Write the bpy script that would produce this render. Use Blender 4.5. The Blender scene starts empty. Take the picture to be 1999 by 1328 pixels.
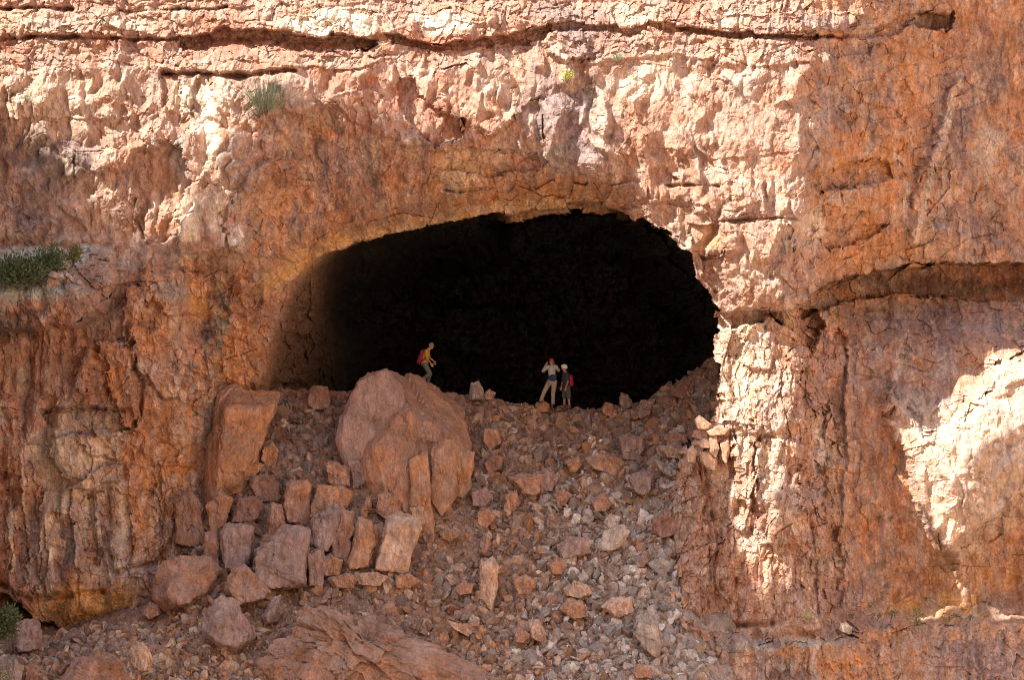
import bpy, bmesh, math, random
import numpy as np
from mathutils import Vector, Matrix, Euler
random.seed(7)
C = bpy.context.scene
COL = C.collection
S = 53.0            # photograph pixels per metre at the cliff
D = 300.0           # camera distance
F = np.float32
sE, sA = math.radians(47), math.radians(61)
SUN = Vector((-math.cos(sE)*math.sin(sA), -math.cos(sE)*math.cos(sA), math.sin(sE)))

def P(u, v, y=0.0):          # a point y metres into the cliff that the photo shows at (u, v)
    k = (1 + y/D)
    return Vector(((u-999.5)/S*k, y, (664-v)/S*k))

# ------------------------------------------------------------------ noise
def _h(ix, iy, s):
    n = (ix.astype(np.int64)*374761393 + iy.astype(np.int64)*668265263 + s*1442695041) & 0xffffffff
    n = ((n ^ (n >> 13)) * 1274126177) & 0xffffffff
    n = n ^ (n >> 16)
    return (n & 0xffffff).astype(F) / F(0xffffff)
def pn(x, y, s=0):
    x = np.asarray(x, F); y = np.asarray(y, F)
    x0 = np.floor(x); y0 = np.floor(y); fx = x-x0; fy = y-y0
    ix = x0.astype(np.int32); iy = y0.astype(np.int32)
    ux = fx*fx*fx*(fx*(fx*6-15)+10); uy = fy*fy*fy*(fy*(fy*6-15)+10)
    def g(a, b, dx, dy):
        t = _h(ix+a, iy+b, s)*F(2*math.pi)
        return np.cos(t)*dx+np.sin(t)*dy
    a = g(0,0,fx,fy); b = g(1,0,fx-1,fy); c = g(0,1,fx,fy-1); d = g(1,1,fx-1,fy-1)
    return (a+(b-a)*ux + ((c+(d-c)*ux)-(a+(b-a)*ux))*uy)*F(1.5)
def fbm(x, y, o=4, s=0, g=.5, ridge=False):
    r = 0; a = 1.0; t = 0
    for i in range(o):
        n = pn(x*(2.03**i)+i*17.3, y*(2.03**i)-i*9.1, s+i)
        if ridge: n = 1-2*np.abs(n)
        r = r+n*F(a); t += a; a *= g
    return r/F(t)
def cells(x, y, s=0):
    """nearest jittered cell: offsets to it, four random numbers of it, border distance"""
    x = np.asarray(x, F); y = np.asarray(y, F)
    ix = np.floor(x).astype(np.int32); iy = np.floor(y).astype(np.int32)
    best = np.full(x.shape, 9, F); sec = best.copy(); bx = np.zeros_like(best); by = bx.copy()
    ci = np.zeros(x.shape, np.int32); cj = ci.copy()
    for i in (-1,0,1):
        for j in (-1,0,1):
            jx = ix+i; jy = iy+j
            dx = x-(jx+F(.0)+F(1.)*_h(jx, jy, s)); dy = y-(jy+F(.0)+F(1.)*_h(jx, jy, s+5))
            d = dx*dx+dy*dy
            m = d < best
            sec = np.where(m, best, np.minimum(sec, d))
            best = np.where(m, d, best); bx = np.where(m, dx, bx); by = np.where(m, dy, by)
            ci = np.where(m, jx, ci); cj = np.where(m, jy, cj)
    r = [_h(ci, cj, s+11+k*7)*2-1 for k in range(3)]
    return bx, by, r, np.sqrt(sec)-np.sqrt(best)
def facet(x, y, s, t=1.0, bias=0.0):
    bx, by, r, e = cells(x, y, s)
    return r[0]*F(.6)+r[1]*bx*F(t)+(r[2]*F(t)+F(bias))*by, e, r
def blocks(x, y, s, low=1.7, up=.7):
    """continuous angular blocks: the highest of the slanted pyramids round each point"""
    x = np.asarray(x, F); y = np.asarray(y, F)
    ix = np.floor(x).astype(np.int32); iy = np.floor(y).astype(np.int32)
    best = np.full(x.shape, -9, F)
    for i in (-1,0,1):
        for j in (-1,0,1):
            jx = ix+i; jy = iy+j
            dx = x-(jx+_h(jx, jy, s)); dy = y-(jy+_h(jx, jy, s+5))
            t = (_h(jx, jy, s+9)-F(.5))*F(1.3); ca = np.cos(t); sa = np.sin(t)
            a = dx*ca+dy*sa; b = dy*ca-dx*sa
            k1_ = F(.7)+F(1.1)*_h(jx, jy, s+13); k2_ = F(.7)+F(1.1)*_h(jx, jy, s+15)
            d = np.maximum(np.where(a > 0, a*k1_, -a*k2_), np.where(b > 0, b*F(low), -b*F(up)))
            best = np.maximum(best, _h(jx, jy, s+11)*F(.9)-np.maximum(d-F(.12), 0))
    return best
def ss(a, b, x):
    t = np.clip((x-a)/(b-a), 0, 1)
    return t*t*(3-2*t)

# ------------------------------------------------------------------ the cliff grid
def axis(lo, hi, st, n, g):
    core = np.arange(lo, hi+st, st)
    ext = np.cumsum(st*g**np.arange(1, n+1))
    return np.concatenate([core[0]-ext[::-1], core, core[-1]+ext]).astype(F)
GU = axis(-50, 2050, STEP if 'STEP' in globals() else 1.5, 62, 1.085)
GV = axis(-50, 1380, STEP if 'STEP' in globals() else 1.5, 58, 1.085)
U, V = np.meshgrid(GU, GV)
wu = fbm(U/46, V/46, 4, 21)*15 + fbm(U/170, V/170, 2, 31)*14
wv = fbm(U/46, V/46, 4, 41)*13 + fbm(U/170, V/170, 2, 51)*12
J1 = cells((U+wu*.3)/30, (V+wv*.3)/24, 811)[2]; J2 = cells((U+wu*.3)/70, (V+wv*.3)/46, 821)[2]; J3 = cells(U/13, V/11, 831)[2]
Uw = U+wu*.5+J1[0]*4+J2[0]*5+J3[0]*2; Vw = V+wv*.45+J1[1]*3.5+J2[1]*4+J3[1]*2

def rbf(pts, x, y, e=0.0):
    p = np.array(pts, float); n = len(p)
    d = np.hypot(p[:,0][:,None]-p[:,0], p[:,1][:,None]-p[:,1])
    w = np.linalg.solve(np.block([[d+np.eye(n)*e, np.ones((n,1))], [np.ones((1,n)), np.zeros((1,1))]]), np.append(p[:,2], 0))
    r = np.full(x.shape, w[-1])
    for k in range(n):
        r += w[k]*np.hypot(x-p[k,0], y-p[k,1])
    return r
BASE = [
 # upper wall
 (0,0,.9),(400,0,.9),(800,0,.8),(1200,0,.7),(1550,0,.8),(0,150,.3),(400,150,.0),(800,150,0),(1100,150,-.2),(1400,150,-.5),(1550,150,-1.2),
 (0,300,.3),(200,300,0),(400,300,-.5),(500,300,-.7),(0,460,.4),(200,455,.4),(350,465,-.1),(460,480,-.6),(400,420,-.5),
 (560,200,-.5),(650,170,-.3),(760,255,-.3),(860,290,-.1),(1000,290,-.3),(1100,310,-.6),(1150,335,-.7),(1300,300,-.9),(1500,300,-1.4),(1562,300,-1.7),
 (1250,395,-.7),(1400,450,-1.1),(1550,450,-1.7),(1330,500,-.6),(1380,560,-.9),(1450,590,-1.2),(1545,590,-1.7),
 # the overhang under it
 (610,270,.35),(700,280,.4),(780,330,.7),(640,350,1.0),(860,340,.7),(850,390,1.6),(1000,345,.7),(1000,390,1.9),(1100,375,1.5),(1160,380,1.4),
 (550,400,1.2),(700,400,1.9),(780,430,2.5),(520,500,1.6),(480,540,1.6),(600,470,2.5),(420,540,.6),
 # left wall and its ledge
 (-300,460,.4),(-300,565,-1.4),(0,480,.3),(100,478,.3),(0,568,-1.5),(100,562,-1.4),(200,552,-.9),(235,480,.2),(0,640,-1.1),(100,650,-1.0),(215,600,-.3),(250,620,-.2),
 (330,560,.4),(350,620,.8),(450,600,2.0),(515,600,3.6),(505,700,4.4),(420,700,2.4),(250,720,.0),(330,700,.7),(0,800,-.5),(200,800,-.1),(330,800,1.1),(420,770,3.6),
 (300,1000,.8),(380,960,2.4),(0,1000,-.6),(150,1000,-.4),(0,1140,-1.0),(200,1140,-.8),(300,1120,.2),(380,1080,2),(-400,300,0.2),(-400,900,-1),
 # pillar
 (1415,640,.0),(1490,680,-1.0),(1555,650,-1.0),(1415,800,-.6),(1500,800,-1.7),(1570,800,-2.0),(1370,900,-1.0),(1345,1100,-1.3),(1450,1000,-1.9),(1565,1000,-2.7),
 (1345,1200,-1.7),(1450,1200,-2.1),(1565,1190,-2.7),(1500,900,-2.1),
 # right wall below the arch
 (1600,650,1.0),(1700,700,2.4),(1820,710,3.2),(1960,690,2.8),(1700,600,4.2),(1850,590,5.8),(1999,590,5.8),(1630,800,.9),(1700,830,1.9),(1740,930,1.5),(1800,900,.3),
 (1900,900,-.3),(1999,900,-.3),(1999,740,1.0),(1900,800,.3),(1650,1050,.4),(1740,1050,1.5),(1870,1070,.2),(1650,1180,.2),(1780,1170,1.7),(1999,1130,2.0),(1999,1010,.2),(1700,900,1.8),
 # right alcove above the arch
 (1620,200,.7),(1620,450,.4),(1700,200,2.4),(1780,200,3.8),(1850,200,5.3),(1900,100,6.2),(1700,450,2.0),(1780,470,3.2),(1860,450,4.6),(1999,450,7.6),(1999,200,7.8),(1920,300,6.4),(2100,300,8.4),(2400,300,9),(1700,40,2.2),(1850,40,5.2),(1999,40,6.4),
 (1600,560,.2),(1590,60,.6),
 # below
 (1400,1240,-1.9),(1700,1230,-.6),(1999,1220,.2),(1350,1400,-3.2),(1999,1400,-2.4),(1700,1400,-2.8),
 (600,900,6),(900,900,7),(1200,900,6),(600,1300,0),(1000,1300,0),(0,1400,-.5),
 (-1500,600,-2),(3500,600,4),(1000,-1500,3),(1000,2500,-4),
]
gu2 = np.arange(-2700, 4800, 20.0); gv2 = np.arange(-2600, 4000, 20.0)
cu, cv = np.meshgrid(gu2, gv2)
low = rbf(BASE, cu, cv, 6.0)
def bil(grid, x0, st, y0, x, y):
    fx = np.clip((x-x0)/st, 0, grid.shape[1]-1.001); fy = np.clip((y-y0)/st, 0, grid.shape[0]-1.001)
    ix = fx.astype(int); iy = fy.astype(int); fx = fx-ix; fy = fy-iy
    return (grid[iy,ix]*(1-fx)+grid[iy,ix+1]*fx)*(1-fy)+(grid[iy+1,ix]*(1-fx)+grid[iy+1,ix+1]*fx)*fy
Y = bil(low, -2700, 20.0, -2600, Uw, Vw).astype(F)

def sd(poly, pad=60, uu=None, vv=None):
    """signed distance (inside > 0) on the part of the grid round the polygon"""
    uu = Uw if uu is None else uu; vv = Vw if vv is None else vv
    p = np.array(poly, F)
    i0, i1 = np.searchsorted(GV, [p[:,1].min()-pad-40, p[:,1].max()+pad+40])
    j0, j1 = np.searchsorted(GU, [p[:,0].min()-pad-40, p[:,0].max()+pad+40])
    sl = (slice(i0, max(i1,i0+1)), slice(j0, max(j1,j0+1)))
    x = uu[sl]; y = vv[sl]
    d = np.full(x.shape, 1e9, F); ins = np.zeros(x.shape, bool)
    for a, b in zip(p, np.roll(p, -1, 0)):
        ex, ey = b-a
        t = np.clip(((x-a[0])*ex+(y-a[1])*ey)/(ex*ex+ey*ey+1e-6), 0, 1)
        d = np.minimum(d, (x-a[0]-t*ex)**2+(y-a[1]-t*ey)**2)
        if ey != 0: ins ^= ((a[1] > y) != (b[1] > y)) & (x < ex*(y-a[1])/ey+a[0])
    d = np.sqrt(d)
    return sl, np.where(ins, d, -d)
def line(poly, pad=40, warp=True):
    p = np.array(poly, F)
    i0, i1 = np.searchsorted(GV, [p[:,1].min()-pad-40, p[:,1].max()+pad+40])
    j0, j1 = np.searchsorted(GU, [p[:,0].min()-pad-40, p[:,0].max()+pad+40])
    sl = (slice(i0, i1), slice(j0, j1))
    k = .45 if warp else 1
    x = (U+wu*k)[sl]; y = (V+wv*k)[sl]
    d = np.full(x.shape, 1e9, F)
    for a, b in zip(p[:-1], p[1:]):
        ex, ey = b-a
        t = np.clip(((x-a[0])*ex+(y-a[1])*ey)/(ex*ex+ey*ey+1e-6), 0, 1)
        d = np.minimum(d, (x-a[0]-t*ex)**2+(y-a[1]-t*ey)**2)
    return sl, np.sqrt(d)
def push(poly, dy, fe=6, slope=None):
    """move a region by dy metres, soft edge fe px wide; slope=(du,dv) fades it across the region"""
    sl, d = sd(poly, fe+10)
    w = ss(-fe*.5, fe*.5, d)
    if slope:
        ax, ay, bx, by = slope
        t = ((Uw[sl]-ax)*(bx-ax)+(Vw[sl]-ay)*(by-ay))/((bx-ax)**2+(by-ay)**2)
        w = w*np.clip(t, 0, 1)
    Y[sl] += w*F(dy)
CN = fbm(U/48, V/48, 3, 851)
def crack(poly, dep, w):
    sl, d = line(poly, w*3)
    v_ = .35+.65*ss(-.25, .3, CN[sl]); Y[sl] += F(dep)*v_*np.exp(-(d/(w*(.5+.7*v_)))**2)

# strata at the top: (polygon, protrusion, soft edge, fade from/to)
push([(-400,16),(200,14),(345,18),(420,16),(560,8),(640,2),(900,4),(1050,6),(1300,2),(1560,8),(1680,20),(1660,66),(1560,70),(1420,60),(1310,46),(1080,46),(990,70),(860,84),(745,62),(700,72),(560,62),(440,60),(345,72),(150,70),(60,66),(0,74),(-400,72)], -.2, 3, (0,-6,0,40))
push([(740,-10),(1700,-10),(1680,30),(1650,66),(1560,70),(1420,60),(1310,46),(1080,46),(990,70),(860,84),(745,62)], -.22, 4, (0,0,0,40))
push([(345,72),(440,60),(560,62),(700,72),(735,80),(700,98),(600,104),(480,110),(380,100),(348,92)], .9, 4, (0,112,0,78))
push([(745,64),(860,84),(990,70),(1080,48),(1075,62),(1060,84),(960,92),(850,98),(760,84)], .5, 4, (0,104,0,74))
push([(1310,48),(1420,60),(1560,70),(1650,70),(1560,76),(1500,76),(1400,68),(1320,60)], .25, 4)
push([(320,100),(480,108),(620,108),(720,96),(760,110),(700,130),(570,136),(480,146),(360,140),(320,138)], -.18, 3, (0,92,0,128))
push([(1060,84),(1090,58),(1300,62),(1500,80),(1585,96),(1590,118),(1500,130),(1300,112),(1180,120),(1080,120)], -.3, 10)
push([(-400,112),(60,108),(220,112),(240,140),(60,146),(-400,150)], -.1, 8)
for c in ([(-400,13),(60,14),(140,16)], [(230,17),(420,18),(440,14)],): crack(c, .5, 3.5)
for c in ([(0,74),(60,70),(150,73),(345,75)],): crack(c, .7, 4)
for c in ([(318,140),(360,141),(480,147),(575,139)],): crack(c, .8, 4.5)
for c in ([(1400,435),(1470,430),(1545,428),(1570,432)], [(1300,362),(1340,362),(1400,366)], [(870,370),(920,372),(960,366)], [(865,368),(900,374)]): crack(c, .35, 3)
for x in (135,196,270,330,378,700,830,880,990,1200,1290,1372,1440):
    crack([(x,8+random.uniform(0,8)),(x+random.uniform(-9,9),34),(x+random.uniform(-14,14),66)], random.uniform(.05,.2), random.uniform(2,4))
# upper wall blocks and recesses
push([(310,140),(345,140),(360,200),(385,235),(365,260),(330,240),(318,190)], .35, 6)
push([(395,142),(420,145),(412,200),(398,235),(380,220),(375,180)], .35, 5)
push([(270,285),(350,280),(372,330),(380,400),(340,470),(290,480),(262,430),(258,350)], .55, 9)
push([(350,500),(345,410),(372,360),(400,330),(425,380),(440,440),(430,490),(395,500)], -.5, 8)
push([(440,470),(450,400),(500,330),(545,300),(560,330),(520,400),(490,450),(480,500),(455,500)], -.35, 10)
push([(130,290),(200,300),(290,270),(250,330),(150,335)], -.3, 12)
push([(775,150),(812,150),(830,200),(905,230),(900,270),(850,285),(800,240),(780,200)], .5, 5)
push([(850,130),(940,120),(1000,150),(1010,230),(960,270),(900,235),(870,190)], -.35, 14)
push([(640,190),(720,165),(790,235),(845,280),(800,290),(740,260),(690,235)], -.25, 8)
push([(1065,62),(1140,60),(1150,110),(1100,125),(1065,105)], -.35, 9)
push([(1060,180),(1150,160),(1180,220),(1160,300),(1100,330),(1060,300),(1050,240)], .22, 18)
push([(1020,210),(1055,190),(1060,260),(1070,330),(1040,310),(1010,260)], .3, 8)
push([(840,292),(1050,300),(1060,330),(960,350),(850,330)], .35, 5)
push([(1280,440),(1330,470),(1350,520),(1395,600),(1350,560),(1300,470)], -.3, 6)
push([(1405,440),(1470,435),(1540,440),(1545,500),(1520,600),(1440,600),(1410,560)], -.35, 7)
push([(1345,440),(1400,440),(1405,500),(1370,510),(1345,490)], .35, 5)
push([(1362,500),(1405,500),(1410,560),(1395,570),(1370,545)], .45, 4)
push([(1310,340),(1400,330),(1490,360),(1500,420),(1400,432),(1330,400)], -.3, 14)
# pillar under the lip
push([(1405,606),(1600,604),(1610,640),(1590,680),(1540,640),(1500,615),(1440,640),(1400,640)], .9, 5)
push([(1395,640),(1435,620),(1475,640),(1560,700),(1560,830),(1480,850),(1410,830),(1395,720)], -.35, 12)
push([(1445,640),(1475,622),(1510,650),(1505,720),(1450,720)], -.3, 9)
push([(1530,680),(1560,690),(1558,760),(1540,800),(1528,740)], -.35, 5)
push([(1325,880),(1350,868),(1362,900),(1372,960),(1378,1100),(1370,1210),(1330,1210),(1318,1060),(1330,960)], -.5, 6)
push([(1380,880),(1428,846),(1432,900),(1420,1000),(1400,1060),(1375,980)], .55, 10)
push([(1430,820),(1476,830),(1470,930),(1462,1000),(1438,960)], -.4, 5)
push([(1480,850),(1560,860),(1572,1000),(1560,1060),(1480,1060),(1470,960)], -.3, 7)
push([(1590,780),(1620,790),(1612,860),(1590,850)], .5, 6)
push([(1640,640),(1660,660),(1650,980),(1640,1190),(1625,1190),(1630,900)], .4, 6)
# arch recess on the right and things above it
push([(1558,598),(1580,572),(1620,554),(1680,538),(1740,525),(1820,515),(1920,512),(2300,510),(2300,590),(1950,585),(1800,572),(1690,580),(1620,600),(1575,625)], .8, 5)
push([(1558,598),(1580,572),(1620,554),(1680,538),(1740,525),(1820,515),(1920,512),(2300,510),(2300,700),(1950,700),(1800,690),(1690,680),(1620,670),(1575,650)], 2.4, 4, (0,690,0,540))
push([(1590,470),(1690,440),(1740,440),(1700,462),(1610,490)], .45, 5)
push([(1590,340),(1640,318),(1740,310),(1755,345),(1700,360),(1600,372)], .5, 7)
push([(1600,372),(1700,360),(1830,330),(1800,370),(1700,415),(1620,430)], -.3, 8)
push([(1790,20),(1880,10),(1870,40),(1830,52),(1795,45)], .9, 6)
push([(1560,60),(1720,50),(1780,22),(1800,26),(1740,66),(1600,76)], .35, 5)
push([(1880,140),(1900,150),(1860,260),(1835,360),(1815,480),(1790,480),(1800,380),(1830,280)], -.55, 9)
# sunlit buttress on the far right
push([(2300,690),(1999,690),(1960,710),(1935,760),(1880,815),(1850,850),(1800,850),(1770,800),(1748,745),(1732,760),(1738,820),(1760,900),(1800,1000),(1840,1070),(1872,1120),(1900,1050),(1960,990),(2040,960),(2300,950)], -1.0, 22)
push([(1830,1100),(1999,960),(2300,900),(2300,1180),(1999,1180),(1800,1190)], .5, 30)
push([(-1600,474),(150,474),(214,480),(226,545),(214,600),(150,640),(60,646),(-1600,650)], -2.3, 12, (0,478,0,568))
# left wall: blades, blocks
push([(255,560),(300,540),(285,590),(262,650),(245,680),(240,640)], -.6, 5)
push([(190,660),(250,665),(262,720),(270,800),(262,850),(230,830),(215,750),(195,700)], -.5, 5)
push([(262,640),(310,650),(345,730),(352,770),(320,780),(280,730),(255,690)], -.7, 6)
push([(285,540),(350,530),(410,540),(410,600),(380,615),(320,615),(290,580)], -.4, 7)
push([(160,690),(185,720),(178,770),(150,760)], -.5, 6)
push([(-50,800),(40,820),(30,900),(10,920),(-50,900)], -.4, 8)
push([(85,805),(250,795),(262,840),(130,850),(90,830)], .5, 6)
push([(100,860),(140,850),(155,900),(130,940),(105,900)], -.45, 7)
push([(160,850),(245,850),(230,890),(175,885)], -.4, 7)
push([(130,960),(200,900),(240,900),(232,940),(170,960)], -.5, 5)
for i,(x,a,b,w,d) in enumerate([(30,920,1150,18,.5),(62,900,1160,10,.35),(105,960,1170,22,-.4),(155,950,1120,14,-.55),(200,960,1100,12,-.3),(240,960,1100,10,.35),(265,900,1110,18,-.3),(330,900,1100,16,-.35),(180,960,1110,6,.5),(300,940,1060,6,.4)]):
    push([(x-w,a),(x+w*.6,a+6),(x+w+6,b-20),(x+10,b),(x-w+8,b-8)], d*.6, 3)
push([(20,1150),(90,1160),(180,1150),(262,1150),(262,1195),(180,1235),(140,1232),(80,1215),(20,1180)], 1.5, 8, (0,1150,0,1235))
push([(-400,1150),(20,1160),(80,1215),(140,1234),(180,1236),(262,1198),(330,1140),(400,1130),(420,1400),(-400,1400)], 2.6, 6)
crack([(250,640),(252,690),(275,740),(272,800),(262,830)], 1.0, 5)
crack([(85,808),(100,800),(170,795),(240,800)], .5, 4)
crack([(225,1120),(300,1100),(330,1070),(345,1000)], .5, 4)
crack([(0,1140),(60,1170),(130,1165),(200,1155)], .6, 5)

crack([(380,650),(460,620),(520,590)], .22, 4)
crack([(1500,1215),(1440,1222),(1380,1215),(1340,1195)], .8, 6)
for c in ([(1375,900),(1390,1000),(1398,1100),(1408,1150)], [(1580,1000),(1588,1100),(1590,1200)], [(1432,1130),(1440,1200)]): crack(c, .3, 3)
# the low ledge and bottom wall on the right
push([(1300,1190),(1360,1215),(1400,1235),(1480,1245),(1600,1240),(1700,1222),(1830,1215),(2000,1210),(2400,1205),(2400,1700),(1200,1700),(1290,1300)], -1.3, 22)
push([(1560,1232),(1640,1225),(1680,1235),(1690,1400),(1560,1400)], -.25, 8)

for v_, d_, x0, x1 in ((190,.10,-400,300),(268,.09,1180,1560),(365,.12,1260,1480)):
    push([(x0,v_-8),(x0+.3*(x1-x0),v_-14),(x0+.6*(x1-x0),v_+4),(x1,v_-6),(x1,v_+34),(x0+.6*(x1-x0),v_+46),(x0+.3*(x1-x0),v_+26),(x0,v_+34)], -d_*1.3, 5, (0,v_-26,0,v_+28))
# ------------------------------------------------------------------ rock relief by zone
def zone(poly, fe=40):
    w = np.zeros(U.shape, F); sl, d = sd(poly, fe+20); w[sl] = ss(-fe, fe, d); return w
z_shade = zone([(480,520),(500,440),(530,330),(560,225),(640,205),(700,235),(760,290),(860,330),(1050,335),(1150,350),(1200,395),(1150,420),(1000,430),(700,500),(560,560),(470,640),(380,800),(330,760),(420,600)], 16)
z_left = zone([(-1600,470),(210,470),(330,520),(480,520),(540,600),(520,800),(420,1300),(-1600,1300)], 20)
z_right = zone([(1575,-1200),(1580,520),(1600,620),(1640,720),(1650,1200),(3400,1200),(3400,-1200)], 18)
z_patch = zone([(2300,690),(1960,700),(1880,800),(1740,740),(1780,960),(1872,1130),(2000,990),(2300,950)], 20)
z_pillar = zone([(1395,606),(1580,600),(1650,700),(1655,1215),(1310,1215),(1300,950),(1390,840)], 16)
z_low = zone([(1200,1225),(3400,1205),(3400,2600),(1200,2600)], 14)
z_ledge = zone([(-1600,478),(205,478),(216,545),(90,566),(-1600,570)], 14)
z_top = zone([(-2000,-2000),(1590,-2000),(1590,110),(760,120),(300,135),(-2000,135)], 18)
z_knob = np.clip(1-z_shade-z_left-z_right*(1-z_patch)-z_pillar-z_low-z_top*.7, 0, 1)
z_left = z_left*(1-.75*z_ledge); z_knob = z_knob*(1-.8*z_ledge)
# vertical warps
q = fbm(U/90, V/60, 3, 71)*22
Q1 = fbm(U/260, V/220, 3, 73)*95; Q2 = fbm(U/240, V/260, 3, 77)*110
def knob(x, y, s):
    bx, by, r, e = cells(x, y, s)
    return ss(0, .62, e)*np.clip(.25+.75*r[0], 0, 1)*(1+1.1*by+.5*r[1]*bx), r
k1,_ = knob((U+q+wu*.9+Q1)/54, (V+wv+Q2)/122, 101)
k2,r2 = knob((U+q*.7+wu*.7+Q1*.8)/26, (V+q*.5+wv+Q2*.7)/64, 131)
k3,_ = knob((U+wu*.6-Q1*.7)/13, (V+wv*.8-Q2*.5)/30, 141)
a1,e1,r1 = facet((U+q*.6+wu*.5-Q1)/74, (V+wv*.6+Q2)/120, 105, .9, .7)
A1 = blocks((U+q*.6+wu*.5-Q1)/82, (V+wv*.6+Q2)/120, 905)*1.3
A2 = blocks((U+q*.4+wu*.4+Q2*.5)/30, (V+q*.3+wv*.4-Q1)/50, 915)*1.2
B1 = blocks((U+wu*.45+(V-600)*.06+Q1*.9)/64, (V+wv*.8+Q2*1.6)/220, 925, 1.4, 1.0)*1.4
B2 = blocks((U+wu*.35+Q2*.3)/28, (V+wv*.5+Q1)/90, 935, 1.4, 1.0)*1.3
a2,e2,r_2b = facet((U+q*.4+wu*.4+Q2*.5)/24, (V+q*.3+wv*.4-Q1)/42, 135, .9, .8)
a3,e3,r3 = facet((U+wu*.6)/10, (V+wv*.6)/17, 151, .9, .9)
b1,f1,t1 = facet((U+wu*.45+(V-600)*.06+Q1*.9)/66, (V+wv*.8+Q2*1.6)/210, 171, 1.1, .25)      # tall blades
b2,f2,t2 = facet((U+wu*.35+Q2*.3)/30, (V+wv*.5+Q1)/96, 191, 1.2, .3)
b3,f3,t3 = facet((U+wu*.3)/12, (V+wv*.4)/32, 211, 1.1, .3)
mA = ss(-.35,.35,fbm(U/140, V/120, 3, 215)); mB = ss(-.3,.4,fbm(U/90, V/150, 3, 219)); mC = ss(.12,.4,fbm(U/110, V/160, 3, 223))
fine = fbm(U/9, V/12, 3, 231)
mid = fbm(U/34, V/48, 3, 241)
fl = fbm(U/26, V/130, 3, 251, ridge=True)
fl2 = fbm((U+wu)/44, V/150, 4, 255, ridge=True)
kn = z_knob
Y -= kn*(k1*.46+k2*(.08+.34*mA)+k3*.15*mB+A1*.30+A2*.13+a2*.03*mB+a3*.04*mB + mid*.12 + fl2*.15)
Y -= z_shade*(A1*.30+A2*.18+k2*.14*mB+k3*.10+B2*.10+a3*.05+mid*.12+fine*.03+fl2*.06)
Y -= z_left*(B1*.50+b1*.12+B2*.24+b3*.08*mA+A2*.10+a3*.03+A1*.24+a3*.02+mid*.10+k2*.08*mA+fl*.05) - z_left*mC*mA*.15*np.exp(-(f1/.025)**2)
zp = z_pillar
Y -= zp*(B1*.36+b1*.12+B2*.26+b2*.06+b3*.10+k2*.16*mA+k3*.08+a3*.04+mid*.08) - zp*mC*mA*(.16*np.exp(-(f1/.03)**2))
zr = z_right*(1-z_patch)*(1-zp)
Y -= zr*(B1*.22+B2*.16+b3*.05*mA+A1*.24+A2*.08+fl*.12+fl2*.08+mid*.15+k2*.12*mA+k3*.07*mB)
Y -= z_low*(B2*.14+b3*.08+a3*.03+fl*.16+fl2*.08+mid*.08)
st = fbm((V+wv*1.3+fbm(U/300,V/200,2,261)*30)/13, U/420, 3, 271)
st2,se,sr = facet((U+wu)/64, (V+wv*.8)/26, 281, .7, .5)
Y -= z_top*(st*.14+st2*.10*mA+k3*.12+k2*.12*mB+a3*.05+a2*.05) - z_top*mC*.10*np.exp(-(se/.04)**2)
a4,_,r4 = facet((U+wu*.3)/5.5, (V+wv*.3)/8, 299, 1.0, .5)
Y -= fine*.03+a4*(.022-.012*np.clip(z_knob+z_top,0,1))
Y -= fbm(U/180, V/200, 3, 291)*.36+(z_left*.42+z_knob*.26+zr*.22+zp*.2)*fbm((U+Q2*.3)/84, (V+Q1*.4)/130, 2, 293)

# ------------------------------------------------------------------ cave
MOUTH = [(502,760),(516,705),(526,650),(540,600),(560,552),(590,512),(640,488),(700,470),(780,448),(860,434),(940,420),(1010,408),(1080,398),(1150,396),(1205,404),(1250,424),(1290,450),(1322,482),(1345,502),(1358,545),(1385,582),(1403,604),(1400,660),(1402,720),(1398,800),(1350,862),(1326,900),(1316,1060),(1324,1200),(1370,1262),(1380,1330),(430,1330),(470,900)]
k = .16
jw = .35+.65*ss(900,1150,U); fj = fbm(U/70, V/70, 3, 841)*6*jw
sl, d = sd(MOUTH, 60, U+wu*k+fine*3+(J1[0]*5+J2[0]*7)*jw+fj, V+wv*k+fine*3+(J1[1]*4+J2[1]*6+J3[1]*2)*jw)
vv0 = V[sl]; uu0 = U[sl]
lipw = (1-ss(560, 640, vv0))*(1-ss(1180, 1300, uu0)*.75)
Y[sl] += (1.15*ss(-60, 2, d)*lipw).astype(F)
d = np.maximum(d, 0)
uu = U[sl]; vv = V[sl]
wl = 1-ss(640, 900, uu)*1.0
wl = np.maximum(wl, 0)
right = 24*ss(0, 2.5, d)+12*ss(3, 120, d)
soft = 4.0*ss(0, 30, d)+25*ss(14, 290, d)+14*ss(0,2.5,d)*ss(600,700,uu)*(1-ss(560,700,vv))
# ceiling shelf near the top of the arch
shelf = 2.2*ss(0, 3, d)+33*ss(16, 24, d)
wsf = ss(930, 1000, uu)*(1-ss(1180,1290,uu))*(1-ss(470,520,vv))
cav = soft*wl+(right*(1-wsf)+shelf*wsf)*(1-wl)
Y[sl] += cav.astype(F)
depth_in = np.zeros(U.shape, F); depth_in[sl] = cav
bandn = fbm((V+wv)/40, U/500, 3, 301)
Y -= np.clip(depth_in/6, 0, 1)*(bandn*.9+fbm(U/110,V/70,4,311)*1.2+b2*.25+a2*.1+a1*.3)

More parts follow.
